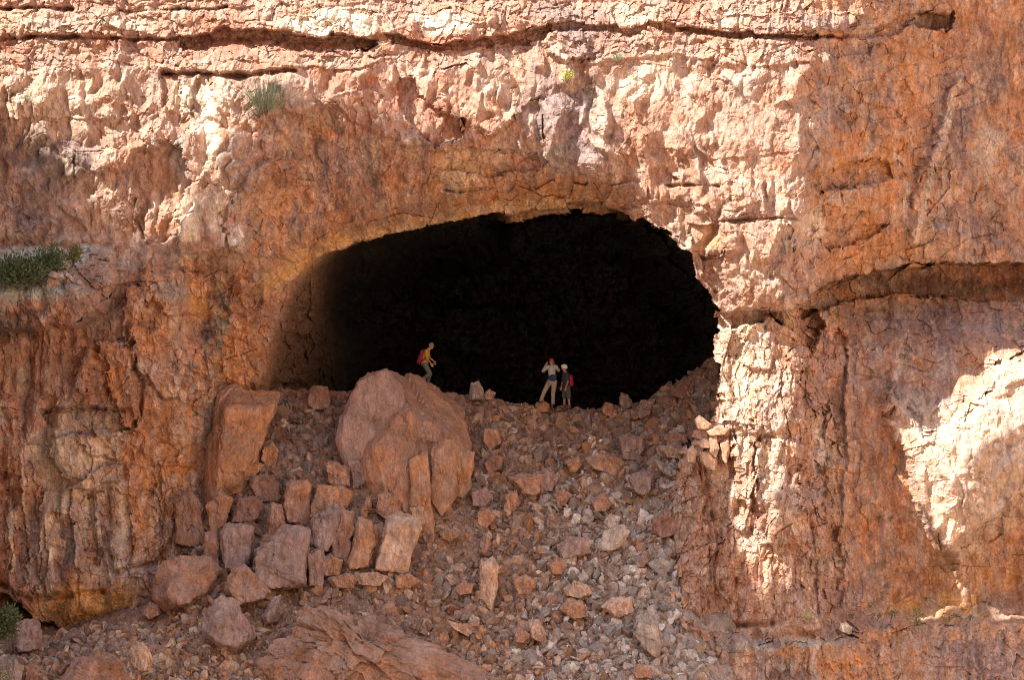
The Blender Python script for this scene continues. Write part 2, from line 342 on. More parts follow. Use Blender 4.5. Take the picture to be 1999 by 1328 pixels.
# ------------------------------------------------------------------ rock colours
def mixc(c, col, w):
    return c+(np.array(col, F)-c)*np.clip(w, 0, 1)[..., None]
n1 = fbm(U/120, V/170, 4, 401); n2 = fbm(U/34, V/120, 4, 411); n3 = fbm(U/60, V/60, 5, 421); n4 = fbm(U/14, V/22, 3, 431); n5 = fbm((U+wu*2)/22, V/260, 3, 441)
PINK=(.42,.265,.20); CREAM=(.58,.455,.355); RED=(.40,.20,.14); ORANGE=(.50,.265,.14); OCHRE=(.55,.32,.15); PURP=(.28,.205,.19); WHITE=(.72,.62,.50); GREY=(.34,.30,.27); VARN_SHADE=(.13,.085,.07); BROWN=(.36,.18,.11); LICH=(.40,.41,.36)
c = np.empty(U.shape+(3,), F); c[:] = PINK
c = mixc(c, CREAM, ss(0,.55,n3)*.55)
c = mixc(c, RED, ss(.05,.5,n1)*.6)
c = mixc(c, PURP, ss(.15,.6,n2)*.35)
# zones
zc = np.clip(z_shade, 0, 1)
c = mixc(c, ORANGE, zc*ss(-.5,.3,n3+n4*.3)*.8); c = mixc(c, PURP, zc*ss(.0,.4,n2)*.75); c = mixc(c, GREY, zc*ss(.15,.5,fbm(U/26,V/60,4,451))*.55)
zc = np.clip(z_left, 0, 1)
c = mixc(c, BROWN, zc*.75); c = mixc(c, ORANGE, zc*ss(-.1,.5,n1+n2*.5)*.6); c = mixc(c, PURP, zc*ss(.05,.45,-n1+n5*.4)*.75); c = mixc(c, PINK, zc*ss(.0,.4,n3+n5*.4)*.5); c = mixc(c, CREAM, zc*ss(.25,.5,t2[0]*.4+n4*.3)*.5)
zc = np.clip(zr, 0, 1)
c = mixc(c, ORANGE, zc*.6); c = mixc(c, PURP, zc*ss(.0,.5,n2+n5*.5)*.6); c = mixc(c, BROWN, zc*ss(.1,.5,-n3)*.5); c = mixc(c, CREAM, zc*ss(.2,.5,n5+n3*.3)*.6)
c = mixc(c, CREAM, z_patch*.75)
zc = np.clip(zp, 0, 1)
c = mixc(c, ORANGE, zc*ss(-.3,.5,n2)*.45); c = mixc(c, CREAM, zc*ss(.0,.5,t1[0]*.3+n4*.5)*.6); c = mixc(c, PURP, zc*ss(.3,.6,-n3)*.4)
c = mixc(c, ORANGE, z_low*.6); c = mixc(c, PURP, z_low*ss(-.1,.5,n5)*.7); c = mixc(c, GREY, z_low*ss(.1,.5,n2)*.4)
def blot(u, v, ru, rv, col, s=1, soft=.6, nz=.8):
    i0,i1 = np.searchsorted(GV,[v-rv*2.6,v+rv*2.6]); j0,j1 = np.searchsorted(GU,[u-ru*2.6,u+ru*2.6]); q=(slice(i0,i1),slice(j0,j1))
    r = np.hypot((Uw[q]-u)/ru, (Vw[q]-v)/rv)+n3[q]*nz+n4[q]*nz*.5
    c[q] = mixc(c[q], col, s*(1-ss(1-soft, 1+soft*.4, r)))
def streak(pl, w, col, s=1):
    q, d = line(pl, w*3); d = d*(1+n4[q]*.8)+n2[q]*w*.6
    c[q] = mixc(c[q], col, s*(1-ss(w*.4, w*1.3, d)))
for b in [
 # (u, v, ru, rv, colour, strength)
 (370,190,26,44,WHITE,.9),(405,200,16,60,WHITE,.8),(440,190,24,50,CREAM,.9),(410,280,26,60,WHITE,.8),(372,430,26,50,WHITE,1),(430,420,18,60,WHITE,.8),(470,470,18,30,WHITE,.8),(350,330,16,60,GREY,.8),(330,400,40,60,ORANGE,.5),
 (565,42,60,16,WHITE,.6),(640,35,70,24,WHITE,.9),(700,45,50,20,WHITE,.8),(850,45,70,24,WHITE,.75),(60,40,60,24,CREAM,.6),(110,45,50,18,GREY,.45),(240,45,70,20,CREAM,.7),(1240,35,50,14,CREAM,.8),(1330,30,40,30,RED,.5),
 (790,55,36,22,RED,.7),(845,215,70,80,RED,.75),(760,180,80,50,RED,.8),(700,240,80,40,RED,.7),(950,250,60,60,BROWN,.6),(640,150,60,30,RED,.5),(600,95,120,14,RED,.7),(430,92,70,14,RED,.6),(880,75,100,14,RED,.8),(1000,80,90,20,RED,.4),
 (1110,225,80,95,PURP,1.0),(1130,300,90,45,PURP,.95),(1150,60,60,40,PURP,.6),(1090,300,40,26,GREY,.5),(1130,90,50,40,PURP,.7),(1040,200,40,60,PURP,.6),(1160,170,40,26,GREY,.6),(1250,170,60,36,CREAM,.9),(1290,140,60,40,CREAM,.6),(1180,240,50,60,PURP,.6),(1240,260,60,80,BROWN,.5),(1090,20,60,20,PURP,.6),(980,170,50,40,CREAM,.5),
 (1330,330,70,50,BROWN,.5),(1450,300,60,60,PINK,.7),(1455,160,30,40,GREY,.4),
 (100,330,100,80,PURP,1.0),(60,290,80,50,VARN_SHADE,.6),(60,400,60,60,PURP,.6),(110,340,40,50,VARN_SHADE,.55),(90,200,120,70,CREAM,.5),(160,400,80,50,PINK,.6),(80,430,60,30,PURP,.6),  # purple and dark blots paint the upper-left shadow wedge deeper
 (90,505,150,30,LICH,1.0),(60,570,110,22,LICH,1.0),(20,540,70,30,VARN_SHADE,.5),(230,510,60,20,GREY,.6),(350,500,60,20,GREY,.6),(200,520,50,26,BROWN,.6),(370,505,26,14,WHITE,.6),
 (60,630,90,26,VARN_SHADE,.75),(40,650,60,20,VARN_SHADE,.6),(180,610,50,40,PURP,.8),(220,580,30,24,PURP,.6),(120,640,40,30,RED,.5),  # dark blots first in this row paint deeper shade under the left ledge
 (905,335,50,36,WHITE,.75),(900,330,70,46,OCHRE,.5),(330,575,36,34,GREY,.7),(385,580,26,34,OCHRE,.6),(420,570,20,30,VARN_SHADE,.5),(450,560,30,30,BROWN,.6),(400,610,40,18,OCHRE,.8),
 (620,320,80,70,PURP,.4),(700,370,70,60,PURP,.4),(560,330,50,50,BROWN,.5),(800,330,60,40,RED,.6),(1010,330,50,26,BROWN,.7),
 (470,660,50,70,ORANGE,.9),(430,720,60,50,ORANGE,.8),(300,720,40,60,PINK,.7),(230,740,34,60,ORANGE,.6),(380,840,50,60,OCHRE,.5),(350,850,22,30,CREAM,.8),(330,960,60,90,ORANGE,.95),(280,1020,50,80,ORANGE,.9),(360,880,50,50,ORANGE,.7),
 (400,840,26,60,GREY,.6),(125,870,22,40,WHITE,.7),(185,890,36,22,WHITE,.6),(105,960,22,34,WHITE,.75),(130,985,18,30,WHITE,.6),(170,980,16,60,CREAM,.9),(190,1020,22,50,GREY,.8),(40,1060,40,80,BROWN,.8),(45,1120,30,20,GREY,.7),(15,1020,24,90,VARN_SHADE,.4),(70,1050,40,90,PURP,.7),
 (120,880,90,80,GREY,.3),(240,830,40,30,ORANGE,.6),(180,820,60,30,VARN_SHADE,.4),(250,1150,60,30,OCHRE,.9),(170,1188,110,42,(.74,.45,.20),1.0,.3,.3),(200,1120,50,30,CREAM,.6),(260,1120,30,20,CREAM,.7),(215,1080,30,40,CREAM,.4),  # bright ochre blot makes up for little light on the bulge's underside
 (1590,440,34,36,WHITE,.6),(1530,480,24,30,GREY,.6),(1560,455,40,40,CREAM,.6),(1380,470,28,26,OCHRE,.5),(1480,480,60,60,PINK,.6),(1470,530,40,40,CREAM,.5),
 (1440,740,50,120,CREAM,1.0),(1470,650,30,30,WHITE,.7),(1500,900,40,90,CREAM,.6),(1520,1000,40,60,CREAM,.5),(1600,860,16,46,WHITE,1.0),(1610,880,20,30,GREY,.6),(1590,680,16,40,OCHRE,.5),(1545,640,30,50,OCHRE,.5),(1400,1100,60,90,BROWN,.6),(1350,1000,30,90,PINK,.5),(1470,1060,50,30,CREAM,.6),(1430,960,16,20,WHITE,.6),(1400,920,30,40,CREAM,.5),
 (1945,280,34,54,WHITE,.55),(1965,350,30,30,ORANGE,.6),(1940,130,60,90,PURP,.8),(1880,260,30,100,PURP,.7),(1700,310,110,130,ORANGE,.9),(1640,200,50,60,PURP,.5),(1700,110,60,30,PURP,.55),(1640,40,80,20,PURP,.7),(1840,30,40,24,VARN_SHADE,.8),(1900,40,90,50,BROWN,.5),(1780,130,60,60,ORANGE,.7),(1880,430,70,40,PURP,.6),(1960,440,60,60,PURP,.5),(1700,490,100,30,ORANGE,.8),(1750,550,160,16,VARN_SHADE,.5),(1900,560,140,14,VARN_SHADE,.4),
 (1800,620,170,40,PURP,.55),(1950,640,70,20,GREY,.4),(1900,660,80,20,PINK,.6),(1700,760,80,60,PURP,.5),(1830,780,60,40,PURP,.4),(1690,950,60,120,ORANGE,.5),(1760,1020,50,80,BROWN,.5),(1850,1190,150,34,OCHRE,.8),(1920,1130,90,40,OCHRE,.6),(1960,1180,60,30,PURP,.5),(1650,1130,60,60,PINK,.4),
 (1450,1250,90,16,GREY,.85),(1580,1250,60,14,LICH,.6),(1440,1240,80,12,BROWN,.5),(1620,1290,60,50,ORANGE,.9),(1500,1300,80,40,PURP,.6),(1900,1290,90,60,PURP,.6),(1750,1290,60,60,ORANGE,.7),(1540,1310,60,20,VARN_SHADE,.4),(1460,1200,40,20,RED,.5)]:
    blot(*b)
streak([(505,560),(600,493),(700,466),(800,444),(920,424),(1010,405),(1080,390),(1170,388)], 22, (.62,.41,.22), .8)  # ochre lip, painted brighter in place of bounce light on its underside
streak([(940,380),(1060,370),(1150,360),(1210,390)], 20, ORANGE, .7)
streak([(1890,140),(1860,230),(1840,300),(1815,400),(1790,470)], 9, CREAM, .75)
streak([(1930,130),(1925,200),(1950,260)], 5, CREAM, .5)
for x in (1795,1812,1830,1850,1885,1905): streak([(x,400+random.uniform(-30,20)),(x+4,450),(x+random.uniform(-6,6),505)], 4, CREAM if x%2 else GREY, .6)
for x in (1590,1612,1650,1672,1700,1725,1500,1420,1460,1800,1960,1880): streak([(x,700+random.uniform(-60,300)),(x+4,860),(x-3,1000+random.uniform(0,150))], random.uniform(3,8), random.choice([CREAM,PURP,BROWN,PURP]), .5)
for x in (20,45,95,120,145,175,210,232,300,340,375): streak([(x,900+random.uniform(-60,60)),(x+4,1000),(x+8,1130+random.uniform(-20,20))], random.uniform(3,7), random.choice([CREAM,WHITE,VARN_SHADE,ORANGE]), .6)
for x in range(1360,2000,22): streak([(x+random.uniform(-8,8),1250),(x+random.uniform(-8,8),1330)], random.uniform(2,7), random.choice([VARN_SHADE,PURP,CREAM,ORANGE]), .45)
for b in [(120,890,60,90,WHITE,.6),(190,870,50,40,WHITE,.5),(185,960,26,100,CREAM,.9),(95,1050,26,70,WHITE,.6),(140,1060,20,60,GREY,.7),(230,900,40,50,ORANGE,.7),(60,720,80,60,PURP,.5),(150,740,60,40,PINK,.6),(300,640,50,60,ORANGE,.7),(340,700,30,70,PINK,.7),(240,1010,20,60,WHITE,.55),(20,960,20,60,BROWN,.6)]: blot(*b)
# pale mineral crusts on the knobs, dark pockets of varnish along joints
c = mixc(c, CREAM, kn*ss(.2,.6,r2[0]*.5+n4*.4)*.45)
c = mixc(c, VARN_SHADE, (kn*.3+z_left*.2+zr*.3+zp*.3+z_low*.3)*ss(.35,.7,fbm(U/18,V/60,4,461)+.25*n3)*(1-ss(1120,1150,V)*(1-ss(300,360,U))))
c = mixc(c, VARN_SHADE, kn*ss(.3,.6,n5)*ss(-.1,.4,n1)*.35); c = mixc(c, WHITE, kn*ss(.3,.6,-n5)*ss(-.1,.4,n2)*.35)
c = mixc(c, LICH, kn*ss(.3,.6,fbm(U/50,V/40,4,471))*.35)
ci = np.clip(depth_in/5, 0, 1)  # cave rock coloured darker with depth, deepening the shade inside
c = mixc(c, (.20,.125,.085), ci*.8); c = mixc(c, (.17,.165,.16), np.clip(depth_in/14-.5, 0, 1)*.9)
flk = (kn*.35+z_shade+z_left+zr*.8+zp*.7+z_low*.6)*(1-ci)
c = mixc(c, GREY, flk*ss(.35,.6,t2[0]*.6+r3[0]*.3+n4*.3)*.45); c = mixc(c, CREAM, flk*ss(.35,.6,t2[1]*.5+t3[0]*.4+n4*.3)*.4)
c = mixc(c, VARN_SHADE, flk*ss(.5,.8,r3[1]*.6+r2[1]*.4+n4*.3)*.35)
c *= (1+flk*(t2[2]*.12+r3[2]*.12+t3[1]*.08))[...,None]
n6 = fbm(U/5, V/8, 2, 481)
c *= (1+n6*.20+r4[0]*.07)[...,None]
c *= (1+n4[...,None]*.28+fine[...,None]*.10)
c = np.clip(c, .02, .85)

def grid_mesh(name, X, Yy, Z, colr, mat):
    h, w = X.shape
    co = np.stack([X, Yy, Z], -1).astype(F).reshape(-1)
    me = bpy.data.meshes.new(name)
    me.vertices.add(h*w); me.vertices.foreach_set('co', co)
    i = np.arange(h*w, dtype=np.int32).reshape(h, w)
    qd = np.stack([i[:-1,:-1], i[1:,:-1], i[1:,1:], i[:-1,1:]], -1).reshape(-1, 4)
    me.loops.add(qd.size); me.loops.foreach_set('vertex_index', qd.reshape(-1))
    me.polygons.add(len(qd)); me.polygons.foreach_set('loop_start', np.arange(0, qd.size, 4, dtype=np.int32))
    me.update(calc_edges=True)
    at = me.color_attributes.new('rock', 'FLOAT_COLOR', 'POINT')
    at.data.foreach_set('color', np.concatenate([colr.reshape(-1,3), np.ones((h*w,1))], 1).astype(F).reshape(-1))
    me.polygons.foreach_set('use_smooth', np.zeros(len(qd), bool))
    me.materials.append(mat)
    o = bpy.data.objects.new(name, me); COL.objects.link(o)
    return o

# ------------------------------------------------------------------ materials
def rockmat(name, attr=True, base=(.4,.2,.12), bump=.5, scale=1.0, objcol=False):
    m = bpy.data.materials.new(name); m.use_nodes = True
    nt = m.node_tree; N = nt.nodes; L = nt.links; b = N['Principled BSDF']
    b.inputs['Roughness'].default_value = .92; b.inputs['Specular IOR Level'].default_value = .18
    tc = N.new('ShaderNodeTexCoord')
    mp = N.new('ShaderNodeMapping'); mp.inputs['Scale'].default_value = (1, 1, .45); L.new(tc.outputs['Object'], mp.inputs[0])
    if attr:
        src = N.new('ShaderNodeVertexColor'); src.layer_name = 'rock'; cs = src.outputs['Color']
    else:
        src = N.new('ShaderNodeRGB'); src.outputs[0].default_value = (*base, 1); cs = src.outputs[0]
    if objcol:
        oi = N.new('ShaderNodeObjectInfo'); mm = N.new('ShaderNodeMix'); mm.data_type='RGBA'; mm.blend_type='MULTIPLY'; mm.inputs[0].default_value=1
        L.new(cs, mm.inputs[6]); L.new(oi.outputs['Color'], mm.inputs[7]); cs = mm.outputs[2]
    def noise(sc, det, rough, vec):
        n = N.new('ShaderNodeTexNoise'); n.inputs['Scale'].default_value = sc*scale; n.inputs['Detail'].default_value = det; n.inputs['Roughness'].default_value = rough
        L.new(vec, n.inputs['Vector']); return n
    na = noise(5, 6, .7, mp.outputs[0]); nb = noise(1.6, 5, .65, tc.outputs['Object'])
    def mul(cin, fac, lo, hi, tint=None):
        r = N.new('ShaderNodeMapRange'); r.inputs[1].default_value=.3; r.inputs[2].default_value=.7; r.inputs[3].default_value=lo; r.inputs[4].default_value=hi
        L.new(fac, r.inputs[0])
        x = N.new('ShaderNodeVectorMath'); x.operation='SCALE'; L.new(cin, x.inputs[0]); L.new(r.outputs[0], x.inputs['Scale']); return x.outputs[0]
    o0 = mul(cs, na.outputs[0], .70, 1.30); nd = noise(22, 4, .7, mp.outputs[0]); o1 = mul(o0, nd.outputs[0], .74, 1.26)
    hs = N.new('ShaderNodeHueSaturation'); L.new(o1, hs.inputs['Color'])
    r = N.new('ShaderNodeMapRange'); r.inputs[1].default_value=.3; r.inputs[2].default_value=.7; r.inputs[3].default_value=.75; r.inputs[4].default_value=1.25
    L.new(nb.outputs[0], r.inputs[0]); L.new(r.outputs[0], hs.inputs['Saturation'])
    cfin = hs.outputs[0]
    if objcol:
        ge = N.new('ShaderNodeNewGeometry'); sx = N.new('ShaderNodeSeparateXYZ'); L.new(ge.outputs['Normal'], sx.inputs[0])
        du = N.new('ShaderNodeMapRange'); du.inputs[1].default_value=.45; du.inputs[2].default_value=1.0; du.inputs[3].default_value=0; du.inputs[4].default_value=.55; L.new(sx.outputs['Z'], du.inputs[0])
        dm = N.new('ShaderNodeMath'); dm.operation='MULTIPLY'; L.new(du.outputs[0], dm.inputs[0]); L.new(na.outputs[0], dm.inputs[1])
        mx_ = N.new('ShaderNodeMix'); mx_.data_type='RGBA'; L.new(dm.outputs[0], mx_.inputs[0]); L.new(cfin, mx_.inputs[6]); mx_.inputs[7].default_value = (.46,.35,.27,1); cfin = mx_.outputs[2]
    L.new(cfin, b.inputs['Base Color'])
    nf = noise(14, 5, .72, mp.outputs[0])
    vo = N.new('ShaderNodeTexVoronoi'); vo.inputs['Scale'].default_value = 7*scale; L.new(mp.outputs[0], vo.inputs['Vector'])
    ad = N.new('ShaderNodeMath'); ad.operation='MULTIPLY_ADD'; ad.inputs[1].default_value=.2; L.new(vo.outputs['Distance'], ad.inputs[0]); L.new(nf.outputs[0], ad.inputs[2])
    ad2 = N.new('ShaderNodeMath'); ad2.operation='MULTIPLY_ADD'; ad2.inputs[1].default_value=1.1; L.new(na.outputs[0], ad2.inputs[0]); L.new(ad.outputs[0], ad2.inputs[2]); ad = ad2
    if objcol or attr and name == 'scree_dirt':
        ve = N.new('ShaderNodeTexVoronoi'); ve.feature = 'DISTANCE_TO_EDGE'; ve.inputs['Scale'].default_value = 1.5
        wp = N.new('ShaderNodeVectorMath'); wp.operation='ADD'; L.new(mp.outputs[0], wp.inputs[0]); L.new(nb.outputs['Color'], wp.inputs[1]); L.new(wp.outputs[0], ve.inputs['Vector'])
        mr = N.new('ShaderNodeMapRange'); mr.inputs[1].default_value=0; mr.inputs[2].default_value=.035; mr.inputs[3].default_value=-.9; mr.inputs[4].default_value=0; L.new(ve.outputs['Distance'], mr.inputs[0])
        a3_ = N.new('ShaderNodeMath'); a3_.operation='ADD'; L.new(ad.outputs[0], a3_.inputs[0]); L.new(mr.outputs[0], a3_.inputs[1]); ad = a3_
    bp = N.new('ShaderNodeBump'); bp.inputs['Strength'].default_value = bump; bp.inputs['Distance'].default_value = .09
    L.new(ad.outputs[0], bp.inputs['Height']); L.new(bp.outputs[0], b.inputs['Normal'])
    return m
def plain(name, col, rough=.8, var=.15):
    m = bpy.data.materials.new(name); m.use_nodes = True
    nt = m.node_tree; b = nt.nodes['Principled BSDF']; b.inputs['Roughness'].default_value = rough; b.inputs['Specular IOR Level'].default_value = .25
    n = nt.nodes.new('ShaderNodeTexNoise'); n.inputs['Scale'].default_value = 22; n.inputs['Detail'].default_value = 4
    r = nt.nodes.new('ShaderNodeMapRange'); r.inputs[3].default_value = 1-var*2; r.inputs[4].default_value = 1+var*2; nt.links.new(n.outputs[0], r.inputs[0])
    x = nt.nodes.new('ShaderNodeVectorMath'); x.operation='SCALE'; x.inputs[0].default_value = col; nt.links.new(r.outputs[0], x.inputs['Scale'])
    nt.links.new(x.outputs[0], b.inputs['Base Color'])
    return m
M_CLIFF = rockmat('cliff_rock')
M_STONE = rockmat('loose_rock', bump=.55, objcol=True)
M_SCREE = rockmat('scree_dirt', bump=.6, scale=1.6)

wid = .13*ss(0, 24, depth_in)      # the chamber is wider than its mouth
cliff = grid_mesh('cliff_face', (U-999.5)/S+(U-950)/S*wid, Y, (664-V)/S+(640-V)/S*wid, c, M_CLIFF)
cliff['kind'] = 'structure'; cliff['label'] = 'layered red and cream canyon cliff with an arched cave mouth'

# ------------------------------------------------------------------ scree slope
TY = [25,12,7,3,0,-3,-6,-9,-14,-30]
TP = {-300:[1100,1080,1060,1180,1235,1265,1315,1420,1600,2100],100:[1100,1080,1060,1180,1235,1265,1315,1420,1600,2100],300:[1050,950,905,1050,1165,1225,1295,1420,1600,2100],
      420:[930,830,790,920,1060,1190,1300,1425,1600,2100],500:[920,820,760,890,1040,1180,1300,1430,1600,2100],700:[920,830,768,900,1040,1180,1300,1430,1600,2100],800:[920,810,762,900,1045,1185,1300,1430,1600,2100],900:[920,830,776,930,1070,1190,1300,1430,1600,2100],
      1100:[930,850,800,950,1080,1200,1310,1430,1600,2100],1250:[930,840,794,940,1080,1200,1310,1430,1600,2100],1320:[900,800,752,900,1080,1230,1330,1440,1620,2100],
      1420:[860,740,690,890,1090,1270,1375,1490,1680,2150],1560:[900,900,1000,1400,1600,1700,1800,1900,2000,2400],2300:[1500,1500,1500,1500,1600,1700,1800,1900,2000,2400]}
TU = sorted(TP); TT = np.array([[TP[u][k] for k in range(len(TY))] for u in TU], float)
def scree_v(u, y):
    u = np.asarray(u, float); y = np.asarray(y, float)
    yi = np.array(TY[::-1], float); res = np.zeros(np.broadcast(u, y).shape)
    fu = np.interp(u, TU, np.arange(len(TU))); iu = np.clip(fu.astype(int), 0, len(TU)-2); fu = fu-iu; fu = fu*fu*(3-2*fu)
    fy = np.interp(y, yi, np.arange(len(yi))[::-1].astype(float)); iy = np.clip(fy.astype(int), 0, len(yi)-2); fy = fy-iy
    return (TT[iu,iy]*(1-fu)+TT[iu+1,iy]*fu)*(1-fy)+(TT[iu,iy+1]*(1-fu)+TT[iu+1,iy+1]*fu)*fy
def scree_z(x, y):
    u = x*S+999.5
    b = scree_v(u, y)+fbm(x/2.2, y/2.2, 3, 501)*14
    return (664-b)/S
xs = np.concatenate([np.arange(-24,-19,.25), np.arange(-19, 9.5, .045), np.arange(9.5, 16, .3)]); ys = np.concatenate([np.arange(-30,-8,.4), np.arange(-8, 8.5, .045), np.arange(8.5, 26, .4)])
SX, SY = np.meshgrid(xs, ys)
a,e,r = facet(SX/.42, SY/.42, 511, 1.0); a_2,e_2,r_2 = facet(SX/.15, SY/.15, 521, 1.2)
SZ = scree_z(SX, SY)+a*.10+a_2*.045+fbm(SX*6, SY*6, 3, 531)*.03-.04*np.exp(-(e/.1)**2)
sc = np.empty(SX.shape+(3,), F); sc[:] = (.33,.205,.15)
gy = ss(2.2,5.2, SX+fbm(SX/2,SY/2,4,541)*2.5)*ss(3.5,0,SY)
sc = mixc(sc, (.36,.19,.11), ss(-.2,.4,fbm(SX/1.5,SY/1.5,4,551))); sc = mixc(sc, (.42,.35,.30), gy*.9); sc = mixc(sc, (.42,.27,.18), ss(-5,-13,SX)*ss(-3,-6,SY)*.8)
sc = mixc(sc, (.45,.3,.2), ss(.1,.8,r_2[0])*.5); sc = mixc(sc, (.15,.10,.08), ss(.2,.9,r_2[1])*.5)
scree = grid_mesh('scree_slope', SX[::-1], SY[::-1], SZ[::-1], sc[::-1], M_SCREE)
scree['kind'] = 'structure'; scree['label'] = 'steep slope of red dirt and rubble running up into the cave mouth'
_su = None
def scree_at(u, v):
    """depth y at which the scree shows at picture row v in column u"""
    yy = np.linspace(-12, 7, 300); vv = scree_v(np.full(300, float(u)), yy)
    k = np.argmin(np.abs(vv-v)); return float(yy[k])
def scree_pos(u, v):
    y = scree_at(u, v); p = P(u, v, y); p.z = float(scree_z(np.array([p.x]), np.array([y]))[0]); return p

# ------------------------------------------------------------------ rocks: rounded half-space intersections
def ico(n):
    bm = bmesh.new(); bmesh.ops.create_icosphere(bm, subdivisions=n, radius=1)
    v = np.array([x.co[:] for x in bm.verts]); f = np.array([[w.index for w in x.verts] for x in bm.faces], np.int32); bm.free(); return v, f
ICO = {n: ico(n) for n in (1,2,3,4,5,6)}
def n3d(p, s):
    return (pn(p[:,0]+p[:,2]*.37, p[:,1]-p[:,2]*.61, s)+pn(p[:,1]*.9+p[:,0]*.3, p[:,2]*1.1+p[:,0]*.2, s+3)+pn(p[:,2]+p[:,1]*.2, p[:,0]-p[:,1]*.3, s+6))/2
def mesh_from(name, co, f, colr=None, mat=None, smooth=False):
    me = bpy.data.meshes.new(name)
    me.vertices.add(len(co)); me.vertices.foreach_set('co', co.astype(F).reshape(-1))
    me.loops.add(f.size); me.loops.foreach_set('vertex_index', f.astype(np.int32).reshape(-1))
    me.polygons.add(len(f)); me.polygons.foreach_set('loop_start', np.arange(0, f.size, f.shape[1], dtype=np.int32))
    me.update(calc_edges=True)
    if colr is not None:
        at = me.color_attributes.new('rock', 'FLOAT_COLOR', 'POINT')
        at.data.foreach_set('color', np.concatenate([colr, np.ones((len(co),1))], 1).astype(F).reshape(-1))
    me.polygons.foreach_set('use_smooth', np.full(len(f), smooth))
    if mat: me.materials.append(mat)
    return me
def carve(planes, n, aniso=(1,1,1), sharp=26):
    """icosphere pressed onto the polyhedron given by planes (normal, distance)"""
    v, f = ICO[n]
    d = v*np.array(aniso); d /= np.linalg.norm(d, axis=1)[:,None]
    nn = np.array([p[0] for p in planes]); dd = np.array([p[1] for p in planes])
    q = (d@nn.T)/dd
    mx = np.max(q, axis=1); r = 1/(mx*(1+np.log(np.exp(np.clip(sharp*(q/mx[:,None]-1), -50, 0)).sum(1))/sharp))
    return d*r[:,None], f
def rock_cols(co, base, s, seed):
    base = np.array(base)
    n = n3d(co/s*1.7+seed, seed); m = n3d(co/s*5+seed, seed+40)
    cc = base[None,:]*(1+n[:,None]*.28+m[:,None]*.16)
    w = np.clip(n3d(co/s*1.1+9, seed+9)*2-.2, 0, 1)[:,None]
    cc = cc*(1-w*.45)+np.array((.30,.21,.17))*w*.45
    st = n3d(np.stack([co[:,0]*6, co[:,1]*6, co[:,2]*1.2], 1)/s+seed, seed+60)[:,None]
    cc = cc*(1+st*.35); w2 = np.clip(m*1.5-.5, 0, 1)[:,None]*.6; cc = cc*(1-w2)+np.array((.55,.40,.30))*w2*(base.mean()/.26)
    return np.clip(cc, .02, .8)
def random_rock(rs, n=3, flat=1.0, k=9):
    pl = []
    for i in range(k):
        z = rs.uniform(-1,1); t = rs.uniform(0, 2*math.pi); q = math.sqrt(1-z*z)
        pl.append(((q*math.cos(t), q*math.sin(t), z), rs.uniform(.45,.85)))
    for s in ((1,0,0),(-1,0,0),(0,1,0),(0,-1,0),(0,0,1),(0,0,-1)): pl.append((s, rs.uniform(.8,1.05)))
    co, f = carve(pl, n, sharp=200)
    co = co*np.array((rs.uniform(.8,1.15), rs.uniform(.7,1.05), rs.uniform(.55,.85)*flat))
    nrm = co/np.linalg.norm(co, axis=1)[:,None]
    sd_ = rs.randint(0, 999)
    if n > 2: co = co+nrm*(n3d(co*3.2, sd_)*.05+n3d(co*9, sd_+4)*.022)[:,None]
    return co, f
